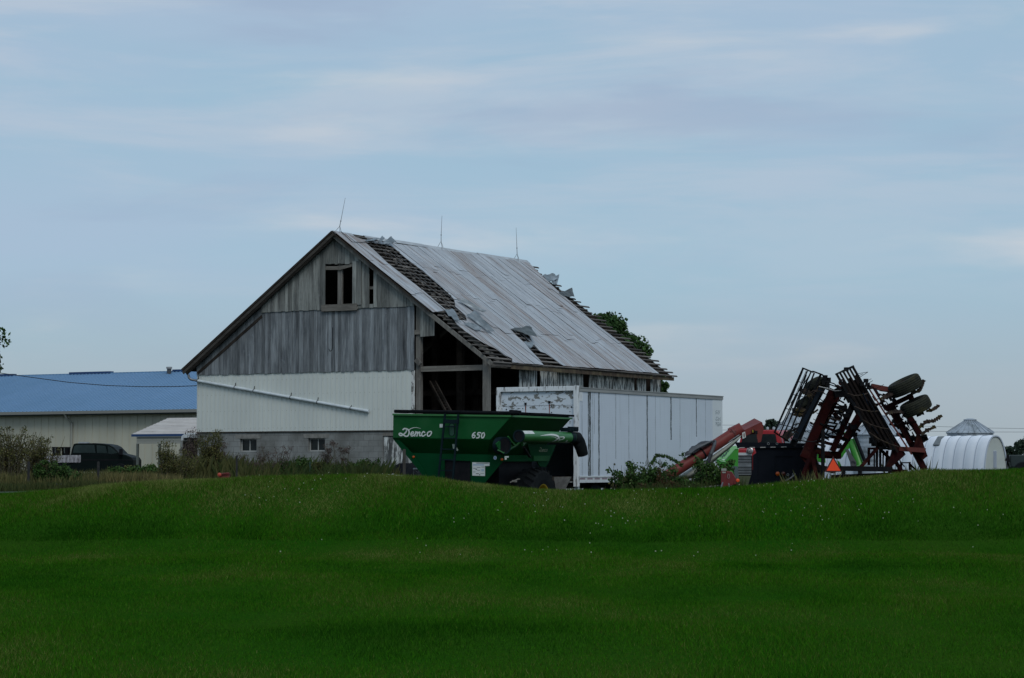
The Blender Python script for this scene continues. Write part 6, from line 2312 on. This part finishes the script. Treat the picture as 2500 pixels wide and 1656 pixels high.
tree(1482, 115, 768, 2.85, 5.1, 'broad green tree standing behind the barn roof', 5, n=210, per=230, leaf=.095)
tree(1588, 118, 893, 1.05, 3.9, 'slim green tree showing below the far end of the barn eave', 15, n=80, per=200, leaf=.09, lean=.35)
tree(-142, 70, 742, 1.95, 1.75, 'tree reaching its leaves in from the left edge of the view', 8, n=90, per=170, leaf=.07)
tree(1883, 210, 1025, 1.7, 2.6, 'small round green tree far off beside the red truck roof', 12, m='leaf_far', group='far trees', n=40, per=90)
tree(2512, 190, 1070, 2.4, 3.0, 'dark conifer-like tree at the right edge behind the tarped wagon', 13, m='leaf_far', group='far trees', n=70, per=110, leaf=.12)
tree(2466, 185, 1092, 1.3, 1.7, 'low dark tree beside the arched hut end wall', 14, m='leaf_far', group='far trees', n=50, per=100, leaf=.12)
tree(2487, 200, 1080, 1.2, 2.0, 'middle dark tree between the hut and the right edge', 16, m='leaf_far', group='far trees', n=50, per=100, leaf=.12)


def grassmass(name, regs, m, seed, label):
    """tall weeds: regs = (px0, px1, Y0, Y1, n, hmin, hmax, lean, tintlo, tinthi, width)"""
    r = np.random.default_rng(seed)
    Vs, Ts = [], []
    for (p0, p1, Y0, Y1, n, h0, h1, ln, t0, t1, wd) in regs:
        yy = r.uniform(Y0, Y1, n)
        xx = (r.uniform(p0, p1, n) - 1250) / F * yy
        zz = terr(xx, yy)
        cl = fbm(xx * 1.6, yy * 1.6, seed + 1)
        h = r.uniform(h0, h1, n) * (1 + .35 * cl)
        az = r.uniform(0, 6.283, n); la = r.uniform(0, 6.283, n)
        w_ = r.uniform(.6, 1.3, n) * wd
        dx, dy = np.cos(az) * w_ / 2, np.sin(az) * w_ / 2
        lx_, ly_ = np.cos(la) * h * ln * r.uniform(.2, 1, n), np.sin(la) * h * ln * r.uniform(.2, 1, n)
        V = np.empty((n, 4, 3))
        V[:, 0] = np.stack([xx - dx, yy - dy, zz - .05], -1)
        V[:, 1] = np.stack([xx + dx, yy + dy, zz - .05], -1)
        V[:, 2] = np.stack([xx + dx * .8 + lx_ * .4, yy + dy * .8 + ly_ * .4, zz + h * .6], -1)
        V[:, 3] = np.stack([xx + lx_, yy + ly_, zz + h], -1)
        Vs.append(V.reshape(-1, 3))
        Ts.append(np.clip(t0 + (t1 - t0) * (r.uniform(0, 1, n) * .7 + .3 * (cl * .5 + .5)), 0, 1))
    V = np.concatenate(Vs); T_ = np.concatenate(Ts)
    return npmesh(name, V, np.arange(len(V)).reshape(-1, 4), T_, m, None, kind='stuff', label=label)


grassmass('tall_weeds', [
    (-60, 330, 57, 66, 12000, .18, .46, .35, .15, 1.0, .013),
    (240, 440, 57, 62, 5000, .22, .50, .3, .45, 1.0, .013),
    (-60, 600, 54.5, 57.5, 9000, .10, .26, .4, .0, .45, .013),
    (-60, 560, 62, 74, 12000, .20, .52, .35, .0, .75, .016),
    (300, 560, 57, 66, 6000, .12, .40, .4, .0, .6, .014),
    (-60, 480, 74, 92, 9000, .15, .5, .35, .0, .45, .02),
    (440, 960, 64, 78, 12000, .5, .95, .5, .0, .6, .016),
    (700, 930, 63, 72, 3500, .6, 1.1, .6, .0, .25, .018),
    (1400, 1560, 62, 67, 2200, .4, .82, .4, .1, .6, .012),
    (1540, 1800, 58.8, 61.5, 8000, .6, 1.12, .4, .0, .32, .016),
    (1930, 2260, 57.5, 60, 3500, .6, 1.15, .4, .2, .7, .014),
    (2180, 2260, 64, 70, 600, .7, 1.5, .3, .0, .5, .012),
], M['straw'], 31, 'tall green and straw brown weeds growing along the yard edge')


def shrub(name, px, Y, w_, h_, label, cat, seed, m, stems=14, per=60, leaf=.05, spread=.8, group=None, base=None, fan=0.0, clump=.14, sr=.008, n_up=3, z0=0.0):
    x = (px - 1250) / F * Y
    z = tz(x, Y) if base is None else base
    t = thing(name, (x, Y, z), 0, label, cat, group)
    r = random.Random(seed)
    g = MB(); C, Rr = [], []
    for i in range(stems):
        a = r.uniform(0, 6.283); rr_ = r.uniform(0, .45) * w_
        b = Vector((math.cos(a) * rr_ * .6, math.sin(a) * rr_ * .6, -.1))
        hh = h_ * r.uniform(.6, 1.0)
        e = Vector((b.x * (1 + fan * 2) + r.uniform(-.5, .5) * w_ * spread, b.y + r.uniform(-.3, .3) * w_ * spread, hh))
        mid = b.lerp(e, .5) + Vector((r.uniform(-.05, .05), r.uniform(-.05, .05), .08 * h_))
        g.path([b, mid, e], [sr * 1.4, sr, sr * .4], 4, False)
        for j in range(n_up):
            u = r.uniform(.35 + z0, 1.0)
            p = b.lerp(mid, u * 2) if u < .5 else mid.lerp(e, u * 2 - 1)
            C.append(tuple(p + Vector((r.uniform(-.06, .06), r.uniform(-.06, .06), 0)))); Rr.append(clump * r.uniform(.6, 1.2))
    g.build('stems', M['twig'], t)
    if per:
        leaves('foliage', C, Rr, per, leaf, M[m], t, seed)
    return t


# dry upright bush at the far left
shrub('dry_bush', 22, 63, 1.2, 1.75, 'brown twiggy bush at the left edge rising against the beige shed', 'bush', 2, 'leaf_olive', 120, 9, .028, .9, fan=.45, clump=.10, sr=.0075, n_up=4)
shrub('dry_bush', 92, 64, .8, 1.55, 'brown twiggy bush just left of the first black fence post', 'bush', 3, 'leaf_olive', 90, 9, .028, 1.0, fan=.45, clump=.10, sr=.0075, n_up=4)
shrub('green_weed', 105, 58.5, .5, .85, 'leafy green weed clump beside the left black fence post', 'weed', 4, 'leaf_bush', 12, 30, .035, 1.0, n_up=5, clump=.12)
shrub('green_weed', 150, 58.2, .4, .75, 'bright leafy weed between the two left fence posts', 'weed', 5, 'leaf_bush', 9, 30, .035, 1.0, n_up=5, clump=.12)
shrub('green_weed', 186, 58.0, .3, .5, 'small leafy weed left of the taller black fence post', 'weed', 6, 'leaf_bush', 7, 26, .035, 1.0, n_up=4, clump=.10)
shrub('green_bush', 315, 66, 1.1, 0.62, 'low green bush in front of the pickup hood', 'bush', 7, 'leaf_bush', 24, 60, .04, 1.1, n_up=4, clump=.18)
shrub('green_bush', 355, 68, 1.2, 0.62, 'dark green bush under the carport corner post', 'bush', 17, 'leaf_olive', 24, 60, .04, 1.1, n_up=4, clump=.18)
shrub('goldenrod', 402, 62, .42, 1.42, 'tall feathery weed standing before the carport opening', 'weed', 8, 'leaf_olive', 16, 22, .022, 1.1, n_up=7, clump=.13, sr=.009)
shrub('goldenrod', 422, 62.5, .45, 1.30, 'second feathery weed with forked top right of the tallest one', 'weed', 9, 'leaf_olive', 16, 22, .022, 1.0, n_up=7, clump=.13, sr=.009)
shrub('dark_bush', 450, 64, .9, 1.15, 'dark leafy bush hiding the foot of the rounded trailer', 'bush', 10, 'leaf_olive', 26, 22, .022, 1.1, n_up=4, clump=.17)
shrub('dry_weed', 468, 66, .5, 1.75, 'grey-brown leggy weed against the dark trailer body', 'weed', 18, 'leaf_pink', 20, 26, .022, 1.1, n_up=5, clump=.12, sr=.008)
shrub('tall_weed', 512, 65, .62, 1.72, 'dense olive weed stand at the barn foundation corner', 'weed', 11, 'leaf_olive', 40, 22, .022, 1.0, n_up=7, clump=.13, sr=.009, z0=.1)
shrub('tall_weed', 536, 67, .3, 1.65, 'thin brown weed stalks right of the dense olive stand', 'weed', 19, 'leaf_pink', 20, 20, .024, 1.0, n_up=5, clump=.10, sr=.008)
shrub('seed_head_weed', 670, 66, .8, 1.55, 'pinkish dry weed under the gap between basement windows', 'weed', 20, 'leaf_pink', 20, 26, .018, 1.3, n_up=3, clump=.10, z0=.3)
shrub('seed_head_weed', 612, 66, .8, 1.15, 'low pinkish dry weed below the left basement window', 'weed', 24, 'leaf_pink', 18, 24, .018, 1.3, n_up=3, clump=.10, z0=.3)
shrub('seed_head_weed', 829, 66, .5, 1.85, 'umbrella shaped pinkish dry weed right of the right basement window', 'weed', 21, 'leaf_pink', 16, 40, .018, 1.6, n_up=3, clump=.10, z0=.5)
shrub('green_bush', 720, 66, .8, 1.15, 'bright green leafy bush at the foot of the block wall', 'bush', 22, 'leaf_bush', 24, 44, .035, 1.4, n_up=4, clump=.15)
shrub('dark_bush', 782, 66, .7, 1.1, 'dull olive bush under the right basement window', 'bush', 25, 'leaf_olive', 24, 34, .03, 1.4, n_up=4, clump=.13)
shrub('green_bush', 885, 66, .8, 1.2, 'bright green grass-like bush left of the black debris pile', 'bush', 23, 'leaf_bush', 30, 30, .04, 1.4, n_up=4, clump=.13)
shrub('vine_bush', 1548, 60.2, .8, 1.62, 'green vine bush with small leaves against the trailer side', 'bush', 26, 'leaf_bush', 26, 22, 0.045, 1.5, n_up=5, clump=.12)
shrub('vine_bush', 1600, 60.5, 1.0, 1.5, 'green leafy bush burying the low end of the red auger', 'bush', 27, 'leaf_bush', 34, 28, 0.045, 1.2, n_up=5, clump=.14)
shrub('vine_bush', 1585, 60.8, .7, 1.85, 'thin leafy shoots reaching up beside the trailer diamonds', 'bush', 40, 'leaf_bush', 12, 12, 0.042, 1.8, n_up=6, clump=.10)
shrub('browned_bush', 1628, 59.9, .5, 1.5, 'brown leaved bush in front of the auger tube', 'bush', 28, 'leaf_brown', 18, 40, .03, 1.2, n_up=5, clump=.12)
shrub('browned_bush', 1582, 59.7, .5, 1.12, 'low brown leaved bush at the auger intake', 'bush', 29, 'leaf_brown', 16, 40, .03, 1.2, n_up=4, clump=.12)
shrub('green_bush', 1670, 60.2, .9, 1.3, 'dark green bush below the pale auger trough', 'bush', 30, 'leaf_bush', 34, 34, 0.042, 1.3, n_up=4, clump=.15)
shrub('green_bush', 1735, 60.4, .8, 1.75, 'green bush around the foot of the auger leg', 'bush', 31, 'leaf_bush', 34, 30, 0.042, 1.0, n_up=5, clump=.15)
shrub('green_weed', 1695, 60.8, .4, 1.7, 'leggy weed between auger trough and ground', 'weed', 32, 'leaf_olive', 14, 24, .03, 1.2, n_up=5, clump=.10)
shrub('thin_sapling', 1508, 64, .25, 1.72, 'nearly bare sapling with few dark leaves before the trailer rail', 'sapling', 33, 'leaf_olive', 7, 4, .04, 1.6, n_up=4, clump=.07)
shrub('thin_sapling', 1527, 64, .2, 1.66, 'second bare sapling right of the first before the trailer', 'sapling', 34, 'leaf_olive', 6, 4, .04, 1.5, n_up=4, clump=.07)
shrub('thin_weed', 2240, 66, .5, 1.75, 'thin green weed between the cultivator foot and the arched hut', 'weed', 35, 'leaf_bush', 12, 12, .03, 1.4, n_up=4, clump=.10)
# vine arching up the trailer side
g = MB()
pts = [at(1575, 1180, 61), at(1590, 1135, 61.5), at(1602, 1112, 61.5), at(1625, 1114, 61.3), at(1650, 1126, 61), at(1668, 1138, 60.6)]
t = thing('climbing_vine', (pts[0].x, 61, tz(pts[0].x, 61)), 0, 'arching leafy vine reaching from the bushes over the auger tube', 'vine')
off = Vector(t.location)
lp_ = [p - off for p in pts]
g.path(lp_, .008, 5); g.build('stem', M['twig'], t)
C = []
for a, b in zip(lp_[:-1], lp_[1:]):
    for j in range(7):
        C.append(tuple(a.lerp(b, j / 7)))
C += [tuple(at(x, y, 60.7) - off) for x, y in ((1664, 1112), (1668, 1108), (1671, 1118), (1600, 1125), (1606, 1130), (1620, 1138), (1634, 1140))]
leaves('foliage', C, [.06] * len(C), 14, .034, M['leaf_bush'], t, 77)

# ------------------------------------------------------------------ FENCE POSTS AND BITS
def post(px, y_top, Y, w_, label, m, group='yard edge fence posts', lean=0.0):
    p = at(px, y_top, Y)
    z = tz(p.x, Y)
    g = MB(); g.bar((p.x + lean, Y, z - .1), (p.x, Y, p.z), w_, w_)
    g.box(p.x - w_ * .3, p.x + w_ * .3, Y - w_ * .3, Y + w_ * .3, p.z, p.z + .012)
    o = g.build('fence_post', m, None, bevel=.006, label=label, category='fence post', group=group)
    return o


M['bpost'] = mat('black_post', (.010, .012, .013), (.02, .02, .02), 6, rough=.8)
post(70, 1128, 57.5, .055, 'black fence post in the weeds, the one nearest the left edge', M['bpost'])
post(240, 1128, 57.2, .055, 'black fence post standing in straw coloured grass before the pickup', M['bpost'])
post(578, 1113, 62, .05, 'black fence post beside the white folding frame', M['bpost'])
post(757, 1129, 64, .045, 'dark green fence post below the second basement window', mat('green_post', (.008, .035, .022)))
post(987, 1098, 60, .075, 'brown wooden post in front of the black debris pile', mat('brown_post', (.035, .033, .028), (.02, .018, .016), 6))
for px, h in ((145, 1185), (185, 1186)):
    p = at(px, h, 55.6); g = MB(); z = tz(p.x, 55.6)
    g.box(p.x - .05, p.x + .05, 55.5, 55.7, z - .05, p.z + .04)
    g.build('stake', mat('blue_stake', (.012, .025, .045)), None, label='short dark bucket half hidden in weeds' if px == 145 else 'short dark blue stake at the grass edge', category='stake' if px != 145 else 'bucket')

# white folding frame
fr = Fr(566, 68, 0, .4)
ff = thing('folding_frame', fr.o, 0, 'white tubular folding frame lying against the weeds by the black post', 'frame')
v = lambda px, py, d=0.0: fr.hit(px, py, 'y', d)
for pts in (((553, 1137), (559, 1135), (570, 1150), (562, 1152), (553, 1137)),):
    g = MB(); g.path([v(x, y) for x, y in pts], .012, 5); g.build('loop', M['pvc'], ff)
for pts in (((567, 1135), (577, 1151)), ((567, 1135), (576, 1131)), ((584, 1147), (592, 1144))):
    g = MB(); g.path([v(x, y) for x, y in pts], .018, 5); g.build('rail', M['pvc'], ff)
g = MB(); fq = Fr(545, 60, 0, .5)
v = lambda px, py, d=0.0: fq.hit(px, py, 'y', d)
g.box(v(534, 1160).x, v(558, 1160).x, 0, .4, 0, v(0, 1156).z - .0)
g.path([v(533, 1160, -.05), v(545, 1156.5, -.05), v(560, 1155.5, -.05)], .02, 6)
rt_ = thing('red_mower', fq.o, 0, 'low red machine edge half hidden by grass near the white frame', 'mower')
g.build('deck', mat('dull_red', (.16, .022, .016), (.08, .015, .012), 6), rt_, bevel=.02)
g = MB(); g.ring(v(536, 1159, -.06), (0, -1, 0), [(.05, 0), (.05, .03), (0, .05)], 12); g.build('lamp', mat('red_lamp', (.35, .05, .03)), rt_)

# black tarp pile by the old door
dp = Fr(975, 70, 0, .25)
v = lambda px, py, d=0.0: dp.hit(px, py, 'y', d)
pile = thing('debris_pile', dp.o, 0, 'black tarp covered debris pile in front of the old barn door', 'pile')
prof = [(918, 1160), (935, 1147), (952, 1139), (975, 1133), (1000, 1130), (1020, 1127), (1038, 1140), (1050, 1165), (1050, 1190), (918, 1190)]
vs = []
n = len(prof)
rq = random.Random(12)
g = MB()
rows = []
for d_ in (-.6, -.2, .3, .9):
    k_ = 1 - abs(d_ - .3) * .45
    row = []
    for i, (x, y) in enumerate(prof[:-2]):
        p = v(x, y, .3)
        row.append(Vector((p.x * (.9 + .1 * k_), d_ + rq.uniform(-.06, .06), max(-.2, p.z * k_ + rq.uniform(-.05, .04)))))
    rows.append(row)
m_ = len(rows[0])
g.add([p for r_ in rows for p in r_], [(j * m_ + i, j * m_ + i + 1, (j + 1) * m_ + i + 1, (j + 1) * m_ + i) for j in range(3) for i in range(m_ - 1)])
g.add([Vector((p.x, -.62, -.3)) for p in rows[0]] + rows[0], [(i, i + 1, m_ + i + 1, m_ + i) for i in range(m_ - 1)])
g.build('tarp_cover', M['tarp'], pile)
st = thing('white_stool', Fr(1016, 66, 0, .2).o, 0, 'small white topped stand beside the sloping end of the grain cart', 'stand')
s_ = Fr(1016, 66, 0, .2)
v = lambda px, py, d=0.0: s_.hit(px, py, 'y', d)
g = MB(); a, b = v(1009, 1143), v(1023.5, 1146.5); g.box(a.x, b.x, -.1, .15, b.z, a.z); g.build('top', M['white'], st, bevel=.01)
for a, b in (((1010.5, 1146), (1009, 1180)), ((1022, 1146), (1024, 1180)), ((1011, 1146), (1022, 1156))):
    g = MB(); g.bar(v(*a), v(*b), .02); g.build('leg', M['steel'], st)
g = MB(); a, b = at(957, 1157, 62), at(962, 1159, 62); g.box(a.x, b.x, 61.9, 62.1, b.z, a.z); g.bar((at(945, 1158, 62).x, 62, a.z - .02), (at(982, 1161, 62).x, 62, a.z - .05), .015)
g.build('white_scrap', M['white'], None, label='tiny white scrap lying before the black debris pile', category='scrap')
g = MB(); p = [at(x, y, 60) for x, y in ((1530, 1200), (1600, 1197), (1700, 1193), (1760, 1186))]
g.path(p, .03, 6); g.build('ground_pipe', M['beamwood'], None, label='thin pale pole lying on the ground before the auger bushes', category='pole')
g = MB()
for x, y, s1 in ((1256, 1175, .07), (1266, 1170, .04)):
    c = at(x, y, 63); g.box(c.x - s1, c.x + s1, 63, 63.1, c.z - s1 * .4, c.z + s1 * .4)
g.bar(at(1245, 1178, 63), at(1268, 1169, 63), .03)
g.build('broken_lath', M['postwood'], None, label='pale broken piece of wood in the shade beneath the grain cart', category='wood scrap')
